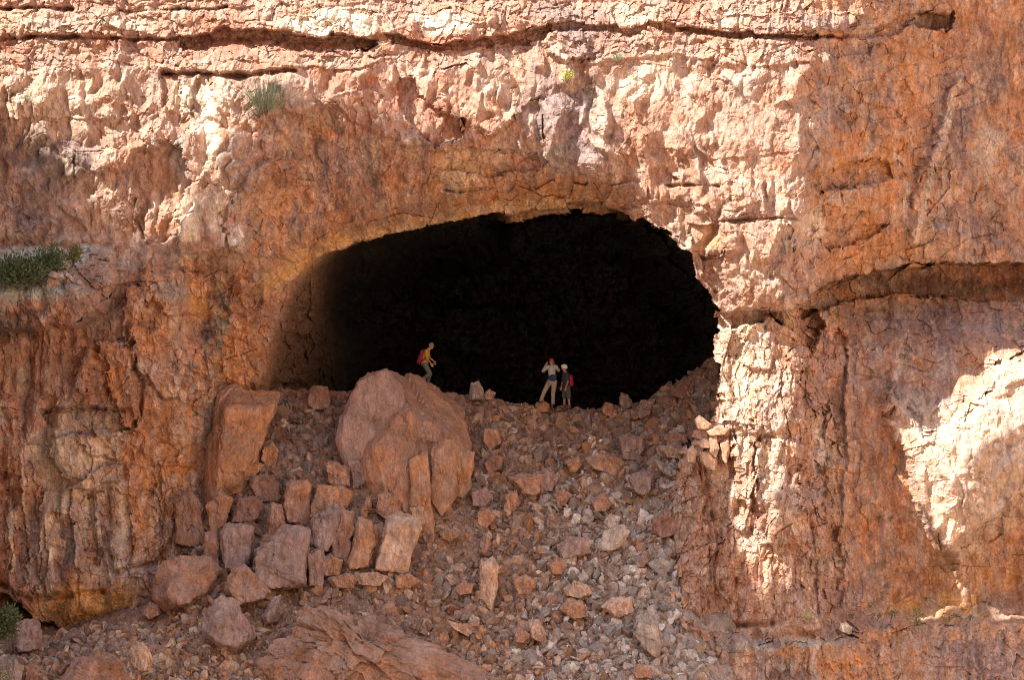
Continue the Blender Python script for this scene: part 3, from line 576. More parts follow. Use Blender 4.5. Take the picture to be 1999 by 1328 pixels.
def hull_rock(name, pts, seed, base, n=5, rough=1.0, sharp=170, strata=0.0, chips=9):
    """boulder: convex body through points (u, v, y); the outline is the photo's, depth its own"""
    w = [P(*p) for p in pts]
    cen = sum(w, Vector())/len(w)
    bm = bmesh.new()
    for p in w: bm.verts.new(p-cen)
    bmesh.ops.convex_hull(bm, input=bm.verts[:])
    bm.normal_update()
    pl = []
    for fc in bm.faces:
        d = fc.normal.dot(fc.verts[0].co)
        if fc.calc_area() > 1e-5: pl.append((tuple(fc.normal), max(d, .02)))
    bm.free()
    rr = random.Random(seed)
    for i in range(chips):          # chipped edges
        z = rr.uniform(-1,1); t = rr.uniform(0, 2*math.pi); q_ = math.sqrt(1-z*z); nn_ = Vector((q_*math.cos(t), q_*math.sin(t), z))
        pl.append((tuple(nn_), max(nn_.dot(p-cen) for p in w)*rr.uniform(.955,.998)))
    ext = [max(abs(p[i]-cen[i]) for p in w) for i in range(3)]
    co, f = carve(pl, n, aniso=ext, sharp=sharp)
    s = max(ext)
    nrm = co/np.linalg.norm(co, axis=1)[:,None]
    a = n3d(co*1.6+seed, seed); b = n3d(co*5+seed, seed+7); g = n3d(co*14, seed+17)
    bed = np.abs(n3d(np.stack([co[:,0]*5, co[:,1]*5, co[:,2]*1.3],1)+seed, seed+31))
    co2 = co+nrm*((a*.03+b*.03+g*.018-bed*.05)*rough)[:,None]*min(1, s)
    for sc_, am in ((.55, .055), (.22, .024), (.09, .010)):
        fa = facet((co[:,0]+co[:,1]*.4)/(sc_*s), (co[:,2]-co[:,1]*.5)/(sc_*s*1.25), seed+int(sc_*100), 1.1)[0]
        fb = facet((co[:,1]+co[:,0]*.4)/(sc_*s), (co[:,2]*.8+co[:,0]*.5)/(sc_*s*1.25), seed+int(sc_*100)+3, 1.1)[0]
        wx = ss(.35, .65, np.abs(nrm[:,0])); co2 -= nrm*((fa*(1-wx)+fb*wx+.6)*am*s*rough)[:,None]
    ax = Vector((rr.uniform(-1,1), rr.uniform(-.6,.6), rr.uniform(-.7,.7))).normalized(); ax2 = Vector((rr.uniform(-.4,.4), rr.uniform(-.6,.6), 1)).normalized()
    for A_, fq, am in ((ax, 5.5/s, .035), (ax2, 3.2/s, .028), (ax, 14/s, .010)):   # joints: whole layers set back a little
        t_ = co@np.array(A_)*fq+a*.35+seed; fl_ = np.floor(t_); fr = t_-fl_
        hh = _h(fl_.astype(np.int32), fl_.astype(np.int32)*0+7, seed)
        co2 -= nrm*((hh*am+.014*(am/.035)*np.exp(-(np.minimum(fr,1-fr)/.05)**2))*s*(1+strata*12)*rough)[:,None]
    me = mesh_from(name, co2, f, rock_cols(co, base, s, seed), M_STONE)
    o = bpy.data.objects.new(name, me); COL.objects.link(o); o.location = cen
    return o
def tag(o, label, cat, group=None, kind=None):
    o['label'] = label; o['category'] = cat
    if group: o['group'] = group
    if kind: o['kind'] = kind
    return o

def surf_y(u, v):
    i = np.searchsorted(GV, v); j = np.searchsorted(GU, u); return float(Y[i-4:i+5, j-4:j+5].min())
# ------------------------------------------------------------------ the boulders one can name
R_=(.40,.225,.15); RO=(.43,.235,.14); RP=(.33,.225,.19); RG=(.36,.30,.25); RW=(.55,.45,.37); RB=(.30,.17,.12); RC=(.55,.36,.25)
def boulder(outline, label, base=R_, th=None, y=None, name='boulder', group=None, front=None, up=.3, extra=(), n=5, rough=1.0, sharp=170, cat='boulder', strata=0.0, dz=0):
    o = np.array(outline, float); cu_, cv_ = o.mean(0); kk = 1.17 if 400 < cu_ < 840 and 930 < cv_ < 1150 else 1.08; outline = [(cu_+(a_-cu_)*kk, cv_+(b_-cv_)*kk) for a_, b_ in outline]; o = np.array(outline); w = np.ptp(o[:,0]); h = np.ptp(o[:,1])
    if th is None: th = .5*min(w, h)/S
    if y is None: y = scree_at(cu_, cv_+.30*h)-.05
    pts = [(u, v, y) for u, v in outline]
    rr = random.Random(int(cu_*5+cv_)); tx = rr.uniform(-.5,.5)
    if front is None: front = rr.uniform(.82,.95) if any(k_ in label for k_ in ('block','column','slab','square','cube')) else rr.uniform(.5,.8)
    for u, v in outline:
        k_ = min(.98, front*rr.uniform(.8,1.15)); dd = th*rr.uniform(.7,1.1)*(1+.5*(v-cv_)/h+tx*(u-cu_)/w)
        pts.append((cu_+(u-cu_)*k_, cv_+(v-cv_)*k_+up*h*(1-front), y-dd))
    pts += [(cu_+(u-cu_)*.75, cv_+(v-cv_)*.75, y+th*.9) for u, v in outline]
    pts += list(extra)
    b = hull_rock(name, pts, int(cu_*3+cv_) % 977, base, n, rough, sharp, strata)
    return tag(b, label, cat, group)
GB = 'large fallen blocks below the cave mouth'
# the great leaning block in the middle: two bodies of the one block
tag(hull_rock('boulder', [(795+(a_-795)*1.09, 905+(b_-905)*1.09, y_) for a_, b_, y_ in [(750,717,4.6),(770,720,5.0),(850,757,6.4),(905,800,5.6),(932,872,3.2),(800,796,1.3),(656,850,3.4),(700,738,4.8),(715,722,5.0),(690,938,1.6),(762,965,.2),(920,975,2.6),(885,1010,1.6),
   (832,1092,.5),(800,1112,.0),(792,930,.1),(775,800,1.5),(725,880,1.1),(800,900,8),(700,900,7)]], 61, (.41,.225,.14), 6, .8, 300, .01, 3),
   'huge tilted orange and purple block leaning at the crest, largest of the fallen rocks', 'boulder')
boulder([(420,762),(455,748),(500,765),(548,765),(540,800),(516,870),(490,920),(478,985),(400,1000),(390,920),(400,850),(415,800)],
        'tall orange flat faced block standing against the left cave wall', RO, y=3.1, th=1.2, n=6, front=.85, strata=.02, rough=.7,
        extra=[(440,790,1.2),(485,800,1.3),(430,800,1.3),(420,960,.8),(470,940,1.0),(500,860,1.7)])
BL = [
 ([(402,985),(430,955),(458,975),(440,1020),(412,1038)],'small wedge shaped orange block at the foot of the tall left block',RO,None),
 ([(455,1000),(468,972),(500,970),(512,985),(510,1015),(485,1020),(452,1018)],'dark flat topped block perched on the cracked columns',RB,None),
 ([(430,1040),(440,1022),(492,1030),(495,1090),(470,1125),(440,1110),(428,1080)],'square purple brown block left of the broken columns',RP,None),
 ([(528,985),(550,983),(558,1010),(554,1080),(532,1085),(520,1040)],'narrow upright block between the square block and the pale topped column',R_,None),
 ([(504,1060),(520,1040),(545,1048),(545,1075),(510,1078)],'small cube of rock wedged among the columns',R_,None),
 ([(556,945),(566,934),(602,934),(610,945),(608,1030),(560,1022),(554,990)],'round shouldered column with a pale dusty top',R_,None),
 ([(556,1026),(606,1034),(600,1140),(560,1148),(500,1145),(498,1075),(552,1080)],'broad brown block under the pale topped column',RP,None),
 ([(618,950),(668,948),(690,960),(680,990),(650,1020),(605,1010)],'angled slab top right of the pale topped column',RO,None),
 ([(606,1012),(655,985),(668,1000),(650,1060),(638,1075),(606,1065)],'leaning grey streaked slab in the row of columns',RP,None),
 ([(666,995),(690,1000),(694,1030),(670,1090),(645,1090)],'thin cracked slab behind the leaning grey streaked slab',R_,None),
 ([(700,1010),(728,1018),(735,1060),(722,1108),(680,1112),(674,1095),(688,1050)],'upright orange block with a flat foot beside the leaning cracked slab',RO,None),
 ([(756,1012),(780,1000),(820,1015),(818,1040),(800,1080),(795,1110),(745,1114),(736,1105),(745,1050)],'wide pale faced block at the foot of the huge central block',RC,None),
 ([(738,968),(752,958),(780,975),(785,1000),(760,1015),(736,1000)],'blocky fragment above the wide pale faced block',R_,None),
 ([(705,985),(724,965),(728,990),(714,1014),(700,1010)],'splinter of rock standing beside the blocky fragment',R_,None),
 ([(758,900),(790,888),(805,905),(798,940),(770,935)],'rounded chunk stuck on the shoulder of the huge central block',RC,None),
 ([(742,1025),(735,1040),(738,1090),(728,1095),(730,1040)],'sliver of rock between two upright blocks',R_,None),
 ([(515,868),(530,858),(545,880),(540,905),(520,920),(508,895)],'upright split stone beside the tall left block',RO,None),
 ([(478,910),(505,902),(518,908),(500,930),(480,945),(472,932)],'orange lump leaning right of the tall left block',RO,None),
 ([(490,930),(520,925),(545,945),(550,965),(500,970),(486,950)],'dull brown block lying above the cracked columns',RB,None),
 ([(600,770),(612,750),(640,755),(650,775),(645,800),(610,805),(596,790)],'pair of rounded red rocks on the crest left of the huge block',R_,None),
 ([(655,768),(672,762),(684,772),(676,790),(656,788)],'small red rock on the crest touching the huge block',R_,None),
 ([(505,770),(540,760),(556,768),(550,790),(515,800)],'flat rock on the crest beside the tall left block',RP,None),
 ([(300,1130),(320,1095),(360,1080),(415,1085),(436,1110),(425,1150),(380,1195),(320,1198),(290,1170)],'big rounded red boulder at the foot of the left wall',R_,None),
 ([(388,1225),(400,1190),(432,1160),(460,1165),(502,1230),(500,1252),(462,1274),(425,1270),(395,1250)],'large grey topped boulder with a brown underside tilted on the slope',RP,None),
 ([(440,1150),(455,1110),(478,1100),(500,1120),(528,1155),(520,1168),(490,1180),(465,1180)],'angular flat block resting above the grey topped boulder',R_,None),
 ([(510,1205),(530,1165),(550,1160),(558,1190),(545,1215),(518,1222)],'smooth oval stone right of the grey topped boulder',RP,None),
 ([(18,1260),(30,1215),(55,1207),(78,1212),(86,1240),(82,1270),(58,1284),(28,1280)],'purple red boulder sitting below the dark gap at the bottom left',RP,None),
 ([(110,1328),(140,1290),(190,1265),(235,1280),(250,1300),(230,1350),(120,1350)],'broad red boulder at the bottom edge left',R_,None),
 ([(252,1265),(268,1250),(288,1258),(300,1290),(292,1316),(268,1318),(250,1290)],'egg shaped orange stone standing on pale scree',RC,None),
 ([(0,1290),(25,1278),(50,1300),(45,1345),(-20,1345)],'grey green stone in the bottom left corner',RG,None),
 ([(48,1300),(62,1295),(78,1315),(70,1345),(40,1345)],'red stone beside the grey green corner stone',R_,None),
 ([(275,1200),(290,1175),(310,1180),(316,1200),(290,1212)],'small angular rock under the big rounded red boulder',R_,None),
 ([(990,930),(1020,918),(1060,925),(1068,960),(1045,976),(1012,968)],'wide wedge shaped rock above a dark hollow in the scree',R_,None),
 ([(1040,925),(1072,912),(1090,932),(1082,962),(1062,962)],'grey brown rock touching the wide wedge shaped rock',RP,None),
 ([(940,905),(962,888),(985,890),(978,920),(950,925)],'tilted brown slab high on the scree right of the huge block',RB,None),
 ([(945,835),(975,835),(978,865),(955,880),(942,862)],'square brown rock high on the scree by the huge block',R_,None),
 ([(1138,893),(1170,880),(1200,883),(1222,905),(1218,938),(1190,930),(1150,912)],'pointed orange boulder lying across the middle of the scree',RO,None),
 ([(1203,852),(1225,845),(1258,852),(1264,880),(1245,900),(1215,896)],'blocky purple brown boulder above the pointed orange boulder',RP,None),
 ([(1222,930),(1250,915),(1280,925),(1284,955),(1258,975),(1232,965)],'round grey purple boulder right of the pointed orange boulder',RP,None),
 ([(1100,900),(1130,888),(1140,905),(1125,928),(1108,925)],'orange sided rock left of the pointed orange boulder',RO,None),
 ([(1285,870),(1310,868),(1345,885),(1340,900),(1300,895)],'flat tan slab behind the sunlit shoulder of the pillar',RC,None),
 ([(1290,850),(1320,842),(1345,850),(1340,866),(1300,866)],'red flat slab lying above the flat tan slab',R_,None),
 ([(1275,895),(1310,905),(1325,925),(1310,935),(1285,915)],'grey leaf shaped slab near the pillar edge',RG,None),
 ([(1078,965),(1100,952),(1118,968),(1105,990),(1085,988)],'faceted orange rock right of the dark hollow',R_,None),
 ([(1150,975),(1180,960),(1198,985),(1185,1000),(1160,998)],'faceted brown rock in mid scree above the pale rocks',R_,None),
 ([(1176,1020),(1190,1003),(1212,1008),(1210,1030),(1185,1038)],'small white rock at the top of the pale pair',RW,None),
 ([(1158,1070),(1180,1035),(1215,1022),(1232,1035),(1220,1065),(1200,1078),(1165,1080)],'large cream white rock in the grey part of the scree',RW,None),
 ([(1270,1015),(1300,992),(1330,1000),(1330,1045),(1290,1055),(1272,1040)],'dark striped boulder tucked against the pillar',RB,None),
 ([(1262,1100),(1290,1085),(1318,1100),(1315,1120),(1275,1120)],'grey green flat rock against the foot of the pillar',RG,None),
 ([(1238,1090),(1258,1082),(1268,1095),(1255,1112),(1240,1108)],'small mauve rock left of the grey green flat rock',RP,None),
 ([(1082,1065),(1110,1045),(1150,1050),(1155,1080),(1110,1100),(1090,1090)],'broad mauve rock in the centre of the scree',RP,None),
 ([(1065,1100),(1085,1088),(1108,1105),(1100,1125),(1075,1125)],'knobbly orange rock below the broad mauve rock',RO,None),
 ([(930,1140),(938,1095),(962,1085),(978,1100),(975,1160),(960,1190),(935,1175)],'tall cracked pink slab lying in the lower scree',RC,None),
 ([(885,1150),(900,1135),(928,1140),(922,1160),(895,1165)],'small slab left of the tall cracked pink slab',R_,None),
 ([(1096,1150),(1120,1130),(1150,1140),(1160,1160),(1135,1172),(1100,1165)],'pale dusted rock left of the white rubble',RC,None),
 ([(1090,1190),(1110,1165),(1140,1175),(1150,1205),(1120,1215)],'orange faced rock below the pale dusted rock',RO,None),
 ([(1232,1240),(1240,1200),(1265,1190),(1288,1215),(1295,1260),(1285,1295),(1255,1270)],'long pale dusty boulder low in the gully by the ledge',RG,None),
 ([(1170,1185),(1195,1165),(1235,1165),(1240,1195),(1205,1215)],'broken pale pink rock in the white rubble',RC,None),
 ([(1030,1215),(1050,1205),(1070,1240),(1060,1260),(1035,1245)],'oblong pink rock low on the scree',RC,None),
 ([(998,1230),(1015,1222),(1036,1240),(1028,1262),(1005,1255)],'rounded brown rock beside the oblong pink rock',R_,None),
 ([(1228,1310),(1245,1295),(1270,1300),(1272,1325),(1240,1328)],'brown rock at the bottom edge under the long pale boulder',R_,None),
 ([(870,1210),(905,1220),(925,1235),(915,1245),(880,1228)],'long thin orange slab on the lower scree',RC,None),
 ([(925,1240),(940,1222),(950,1232),(940,1250),(928,1252)],'triangular orange rock at the end of the long thin slab',RO,None),
 ([(930,1000),(955,990),(968,1010),(950,1035),(928,1025)],'red brown rock beside the lower right edge of the huge block',R_,None),
 ([(920,960),(950,950),(962,970),(950,990),(922,988)],'grey brown rock tucked at the right flank of the huge block',RP,None),
 ([(985,965),(1010,955),(1018,985),(1002,998),(986,990)],'square orange rock left of the dark hollow',R_,None),
 ([(1205,788),(1212,765),(1228,770),(1238,792),(1220,805)],'upright pointed stone on the crest right of the hikers',RP,None),
 ([(1172,800),(1180,786),(1198,788),(1200,812),(1182,816)],'orange stone on the crest left of the upright pointed stone',RO,None),
 ([(1235,808),(1250,780),(1280,778),(1278,806),(1250,820)],'flat mauve rock on the crest right of the upright pointed stone',RP,None),
 ([(1305,770),(1330,738),(1360,742),(1362,765),(1330,785)],'broad dull rock near the right end of the crest',RB,None),
 ([(912,782),(920,746),(934,742),(947,762),(946,784)],'grey pointed stone alone on the crest between the hikers',RG,6.6),
 ([(1040,806),(1046,786),(1060,779),(1074,790),(1076,806)],'rounded orange stone under the boot of the man with raised arms',RO,6.75),
 ([(942,770),(955,758),(968,768),(962,782),(946,782)],'pale orange stone beside the grey pointed stone',RC,None),
 ([(855,1040),(875,1030),(900,1045),(880,1060),(860,1055)],'flat orange chip right of the foot of the huge block',RO,None),
 ([(935,1080),(950,1048),(960,1060),(952,1080),(944,1090)],'triangular standing chip in the middle scree',R_,None),
 ([(1000,1130),(1025,1120),(1050,1135),(1040,1165),(1010,1160)],'brown rounded rock right of the tall cracked pink slab',R_,None),
 ([(631,905),(655,898),(682,915),(685,950),(655,957),(635,945)],'brown slab chunk just above the leaning row of slabs',R_,None),
 ([(675,895),(700,888),(719,905),(715,950),(690,954)],'dull purple slab chunk touching the foot of the huge block on its left',RP,None),
 ([(780,940),(800,937),(804,965),(786,972)],'small orange cube on the lower shoulder of the huge block',RO,None),
 ([(641,1042),(670,1036),(686,1060),(680,1092),(650,1090)],'dark reddish block behind the upright orange block',RB,None),
 ([(597,1080),(630,1074),(638,1100),(630,1147),(602,1146)],'smooth dim slab right of the broad brown block',RP,None),
 ([(625,1090),(645,1083),(668,1095),(664,1125),(632,1128)],'stepped orange block at the foot of the smooth dim slab',RO,None),
 ([(729,1026),(746,1020),(754,1040),(748,1090),(731,1094)],'narrow brown slab left of the wide pale faced block',R_,None),
 ([(800,992),(826,988),(832,1020),(812,1034)],'knobby chunk on the right of the wide pale faced block',RC,None),
 ([(474,1016),(496,1013),(498,1034),(478,1036)],'small wedge block under the dark flat topped block',R_,None),
 ([(498,960),(540,955),(550,968),(545,982),(502,982)],'dark wide slab lying over the narrow columns',RB,None),
 ([(530,985),(552,1000),(556,1040),(540,1048),(526,1020)],'thin split column leaning on the pale topped column',R_,None),
 ([(400,1040),(425,1035),(430,1100),(410,1120),(392,1090)],'brown block wedged between the left wall and the square block',R_,None),
 ([(335,975),(370,950),(400,990),(405,1060),(385,1080),(340,1060)],'fractured brown block pressed against the left wall',R_,1.0),
 ([(690,1120),(730,1115),(760,1128),(740,1145),(700,1142)],'flat pale stone in front of the upright orange block',RC,None),
 ([(770,1125),(800,1118),(822,1135),(800,1150),(775,1148)],'orange flat stone below the wide pale faced block',RO,None),
]
for ol, lab, bc, yy in BL:
    w = max(p[0] for p in ol)-min(p[0] for p in ol)
    boulder(ol, lab, bc, y=yy, n=5)
boulder([(470,1300),(545,1195),(595,1160),(650,1150),(720,1172),(810,1220),(900,1275),(990,1335),(940,1400),(520,1400)],
        'giant smooth grey brown slab across the bottom of the slope', (.36,.22,.16), y=-6.0, th=1.3, n=6, front=.8, up=.2, strata=.05, rough=1.6, extra=[(560,1270,-7.6),(760,1290,-8.2),(640,1205,-6.6)])
for ol, lab, yy in [([(838,885),(868,852),(900,868),(896,965),(862,1004),(838,965)],'vertical slab split from the right face of the huge block',1.25),
 ([(800,905),(834,884),(842,960),(852,1050),(828,1088),(802,1000)],'long orange slab on the front edge of the huge block',.55),
 ([(884,872),(928,880),(922,955),(902,988),(882,960)],'flat orange slab at the far right side of the huge block',2.0),
 ([(756,712),(700,738),(668,800),(652,862),(684,940),(735,915),(790,830),(790,760)],'broad purple slab lying against the left side of the huge block',2.3)]:
    boulder(ol, lab, RO if 'purple' not in lab else RP, y=yy, th=.32, n=5, front=.92, rough=.7)
boulder([(640,1130),(680,1118),(700,1130),(690,1150),(650,1150)], 'flat rock lying between the wide pale faced block and the giant slab', R_)
boulder([(735,1245),(755,1238),(782,1245),(780,1256),(745,1258)], 'flat brown stone lying on the giant slab', RB, y=-7.6)
# sunlit stack on the pillar's shoulder
GP = 'sunlit stones piled on the shoulder of the pillar'
for ol, lab in [
 ([(1355,820),(1365,810),(1390,828),(1385,842),(1360,838)],'bright cream stone on top of the pile on the pillar shoulder'),
 ([(1376,842),(1400,832),(1425,838),(1420,850),(1385,852)],'flat bright slab sticking out near the top of the shoulder pile'),
 ([(1358,865),(1375,855),(1395,862),(1388,876),(1365,876)],'pale stone in the middle of the shoulder pile'),
 ([(1382,852),(1398,848),(1405,875),(1398,895),(1384,885)],'blocky orange stone in the shoulder pile'),
 ([(1366,884),(1385,876),(1402,893),(1400,920),(1380,918),(1366,900)],'broad orange stone at the bottom of the shoulder pile'),
 ([(1404,862),(1422,852),(1428,880),(1418,908),(1406,895)],'upright orange stone at the right of the shoulder pile'),
 ([(1340,880),(1352,868),(1362,882),(1358,905),(1340,905)],'rounded stone at the left edge of the shoulder pile')]:
    boulder(ol, lab, RC, y=-1.3, th=.35, n=4, group=GP, cat='rock', name='rock', rough=.6)
boulder([(1638,1232),(1640,1218),(1652,1216),(1664,1226),(1662,1240),(1650,1240)], 'cream white stone lying in the sun on the low ledge', (.75,.62,.45), y=-1.9, th=.25, n=4, name='rock', cat='rock', rough=.4)
for ol, lab, bc in [([(92,538),(100,528),(124,534),(124,542),(104,544)],'long white stone lying on other stones on the left ledge',RW),
 ([(86,560),(94,543),(112,544),(118,556),(106,566)],'squat two coloured stone under the long white stone',RC),
 ([(124,530),(128,527),(144,543),(148,552),(140,550)],'thin white leaning stone on the left ledge',RW),
 ([(148,548),(154,545),(162,550),(160,556),(150,555)],'little round grey stone on the left ledge',RG),
 ([(126,552),(132,538),(140,552),(146,558),(130,560)],'pinkish triangular stone under the thin leaning stone',RC)]:
    boulder(ol, lab, bc, y=surf_y(ol[0][0]+8, 548)-.12, th=.18, n=4, name='rock', cat='rock', rough=.4)

# ------------------------------------------------------------------ loose rocks
rs = random.Random(11)
protos = [random_rock(rs, 4, .9) for _ in range(14)]+[random_rock(rs, 4, .5) for _ in range(10)]
PM = []
for i, (co, f) in enumerate(protos):
    PM.append(mesh_from('loose_rock', co, f, rock_cols(co, (1,1,1), 1, i*13)*.95, M_STONE))
KEEP = [(385,700,560,1010),(650,730,925,1100),(420,940,840,1120),(500,1170,900,1400)]
def regcol(u, v):
    t = rs.random()
    if u > 1085+rs.gauss(0,50)-max(0,v-1100)*.3 and v > 930+rs.gauss(0,60) and t < .78:
        return rs.choice([(.44,.37,.32),(.36,.31,.28),(.54,.45,.39),(.46,.36,.30),(.66,.60,.54)])
    if v > 1130 and u < 1100 and t < .4: return rs.choice([(.52,.36,.25),(.48,.28,.18),(.60,.45,.33)])
    return rs.choice([(.40,.25,.165),(.35,.215,.15),(.31,.22,.175),(.44,.29,.20),(.26,.185,.15),(.46,.25,.14),(.48,.36,.28),(.33,.27,.23)])
def scree_uv():
    while True:
        u = rs.uniform(-20, 1400); lo = np.interp(u, [0,260,420,500,700,1100,1250,1320,1400],[1262,1215,900,775,775,802,800,756,700]); v = rs.uniform(lo, 1360)
        if u > 1330 and 830 < v < 1235+(u-1330)*.7: continue
        if u < 330 and v < 1215: continue
        if any(a < u < c_ and b < v < d_ for a,b,c_,d_ in KEEP) and rs.random() < .6: continue
        return u, v
def place(co, size):
    e = Euler((rs.uniform(0,6.3), rs.uniform(0,6.3), rs.uniform(0,6.3)))
    return e
sizes = sorted([min(.42, .15*rs.paretovariate(2.3)) for _ in range(235)])+[rs.uniform(.17,.36) for _ in range(62)]
where = {'left': ('broken red rock lying on the scree left of the huge central block','broken red rocks left of the huge block'),
         'mid': ('broken orange brown rock lying on the scree right of the huge central block','broken orange rocks in the middle of the scree'),
         'grey': ('broken greyish rock lying in the pale gully beside the pillar','broken greyish rocks in the gully by the pillar'),
         'low': ('broken pinkish rock lying on the low scree near the bottom edge','broken pinkish rocks low on the scree')}
for n_, s_ in enumerate(sizes):
    u, v = scree_uv() if n_ < 235 else (rs.uniform(400,850), rs.uniform(935,1135)); p = scree_pos(u, v)
    k = rs.randrange(len(PM))
    o = bpy.data.objects.new('loose_rock', PM[k]); COL.objects.link(o)
    o.location = p+Vector((0, 0, s_*.22)); o.rotation_euler = place(None, s_); o.scale = (s_,)*3
    o.color = (*regcol(u, v), 1)
    reg = 'low' if v > 1150 and u < 1080 else 'grey' if u > 1100 and v > 960 else 'left' if u < 760 else 'mid'
    tag(o, where[reg][0], 'rock', where[reg][1])
protos2 = [random_rock(rs, 2, .8, 6) for _ in range(16)]+[random_rock(rs, 2, .45) for _ in range(10)]
acc, fac, cac, off = [], [], [], 0
def euler_m(): return np.array(Euler((rs.uniform(0,6.3), rs.uniform(0,6.3), rs.uniform(0,6.3))).to_matrix())
pos = [scree_uv() for _ in range(26000)]
for (u, v) in pos:
    yy = scree_at(u, v) if False else None
UVp = np.array(pos); yy_ = np.linspace(-12, 7, 160)
vt = scree_v(UVp[:,0][:,None]*np.ones((1,160)), yy_[None,:]*np.ones((len(UVp),1)))
ysel = yy_[np.argmin(np.abs(vt-UVp[:,1][:,None]), 1)]+np.array([rs.uniform(-.06,.06) for _ in pos])
xsel = (UVp[:,0]-999.5)/S*(1+ysel/D); zsel = scree_z(xsel, ysel)
for i in range(len(pos)):
    s_ = min(.28, .056*rs.paretovariate(1.25)) if i < 13000 else rs.uniform(.022,.05); co, f = protos2[rs.randrange(len(protos2))]
    q_ = (co*s_)@euler_m().T+np.array((xsel[i], ysel[i], zsel[i]+s_*.12+(.02 if i >= 13000 else 0)))
    acc.append(q_); fac.append(f+off); off += len(q_); cac.append(np.tile(np.array(regcol(*pos[i]))*rs.uniform(.75,1.25), (len(q_),1)))
ru = bpy.data.objects.new('rubble', mesh_from('rubble', np.concatenate(acc), np.concatenate(fac), np.concatenate(cac), M_SCREE)); COL.objects.link(ru)
ru['kind'] = 'stuff'; ru['label'] = 'small angular rubble covering the slope below the cave'; ru['category'] = 'rubble'

# ------------------------------------------------------------------ plants
M_LG = plain('grey_green_leaf', (.30,.35,.24)); M_DG = plain('dark_green_leaf', (.11,.15,.075)); M_YG = plain('yellow_green_leaf', (.42,.50,.06)); M_BR = plain('dry_brown_leaf', (.16,.10,.045)); M_OG = plain('olive_leaf', (.16,.17,.06)); M_STEM = plain('woody_stem', (.16,.11,.08))
def surf_y(u, v):
    i = np.searchsorted(GV, v); j = np.searchsorted(GU, u); return float(Y[i-4:i+5, j-4:j+5].min())
def plant(name, u, v, w, h, mat, label, cat, n=400, kind='bush', leaf=.035, y=None, group=None):
    """v is the foot of the plant; w, h in pixels"""
    r_ = random.Random(int(u*7+v)); W = w/S/2; H = h/S
    y = surf_y(u, v)-.05 if y is None else y
    root = bpy.data.objects.new(name, None); COL.objects.link(root); root.location = P(u, v, y); root.empty_display_size = .1
    tag(root, label, cat, group)
    vs, fs = [], []
    def blade(p, d, L, wd):
        s = d.cross(Vector((r_.uniform(-1,1), r_.uniform(-1,1), r_.uniform(-1,1)))).normalized()*wd
        k_ = len(vs); vs.extend([p-s*.4, p+s*.4, p+d*L*.55+s, p+d*L, p+d*L*.55-s]); fs.append((k_,k_+1,k_+2,k_+3,k_+4))
    cl = [Vector((r_.uniform(-1,1)*W*.75, r_.uniform(-.9,.2)*W*.8, H*r_.uniform(.15,.85))) for _ in range(max(3, n//45))]
    for i in range(n):
        if kind == 'tuft':
            a = r_.uniform(0, 6.28); sp = abs(r_.gauss(0,.75))
            d = Vector((math.cos(a)*sp, math.sin(a)*sp-.15, 1)).normalized()
            b = Vector((math.cos(a), math.sin(a), 0))*W*.35*r_.random()
            blade(b+d*H*r_.uniform(0,.55), d, H*r_.uniform(.25,.5), leaf*.35)
        else:
            c_ = r_.choice(cl); g = Vector((r_.gauss(0,1), r_.gauss(0,1), r_.gauss(0,1)))
            p = c_+g*W*.2
            if p.z < 0: p.z = abs(p.z)*.4
            d = (g.normalized()+Vector((0,-.2,.6))).normalized()
            blade(p, d, leaf*r_.uniform(1,2), leaf*.4)
    me = bpy.data.meshes.new('foliage'); me.from_pydata([x[:] for x in vs], [], fs); me.materials.append(mat)
    fo = bpy.data.objects.new('foliage', me); COL.objects.link(fo); fo.parent = root
    bm = bmesh.new()
    for c_ in cl[:7]:
        q0 = Vector((0,.05,-.03)); q1 = c_*.8; d = q1-q0; L = max(d.length, .01); m_ = d.to_track_quat('Z','Y').to_matrix().to_4x4(); m_.translation = (q0+q1)/2
        bmesh.ops.create_cone(bm, cap_ends=True, segments=5, radius1=.012+W*.02, radius2=.005, depth=L, matrix=m_)
    me2 = bpy.data.meshes.new('stem'); bm.to_mesh(me2); bm.free(); me2.materials.append(M_STEM)
    so = bpy.data.objects.new('stem', me2); COL.objects.link(so); so.parent = root
    return root
plant('grass_tuft', 520, 222, 90, 84, M_LG, 'tall wispy grey green tuft growing on the sunlit upper wall', 'grass', 420, 'tuft', .035)
plant('shrub', 505, 228, 70, 40, M_LG, 'low grey green shrub under the tall wispy tuft on the upper wall', 'shrub', 420, 'bush', .04)
plant('shrub', 1107, 160, 26, 24, M_YG, 'bright yellow green cushion plant high on the sunlit wall', 'shrub', 260, 'bush', .035)
plant('grass_tuft', 1206, 120, 24, 22, M_LG, 'pale green tuft above the knobs right of the yellow green plant', 'grass', 120, 'tuft', .04)
plant('shrub', 42, 556, 92, 50, M_DG, 'wide dark green shrub on the left ledge', 'shrub', 2600, 'bush', .085)
plant('shrub', 100, 535, 60, 50, M_DG, 'dark green shrub behind the white stones on the left ledge', 'shrub', 1000, 'bush', .08)
plant('shrub', 142, 520, 36, 44, M_OG, 'small olive shrub at the right end of the left ledge', 'shrub', 420, 'bush', .07)
plant('shrub', 5, 1250, 60, 66, M_DG, 'dark green shrub at the left edge beside the purple red boulder', 'shrub', 1500, 'bush', .09, y=-6.6)
plant('shrub', 22, 1335, 60, 26, M_OG, 'green plant at the very bottom left corner', 'shrub', 300, 'bush', .04, y=-7.9)
plant('grass_tuft', 52, 200, 16, 20, M_LG, 'faint green tuft near the left edge of the upper wall', 'grass', 60, 'tuft', .035)
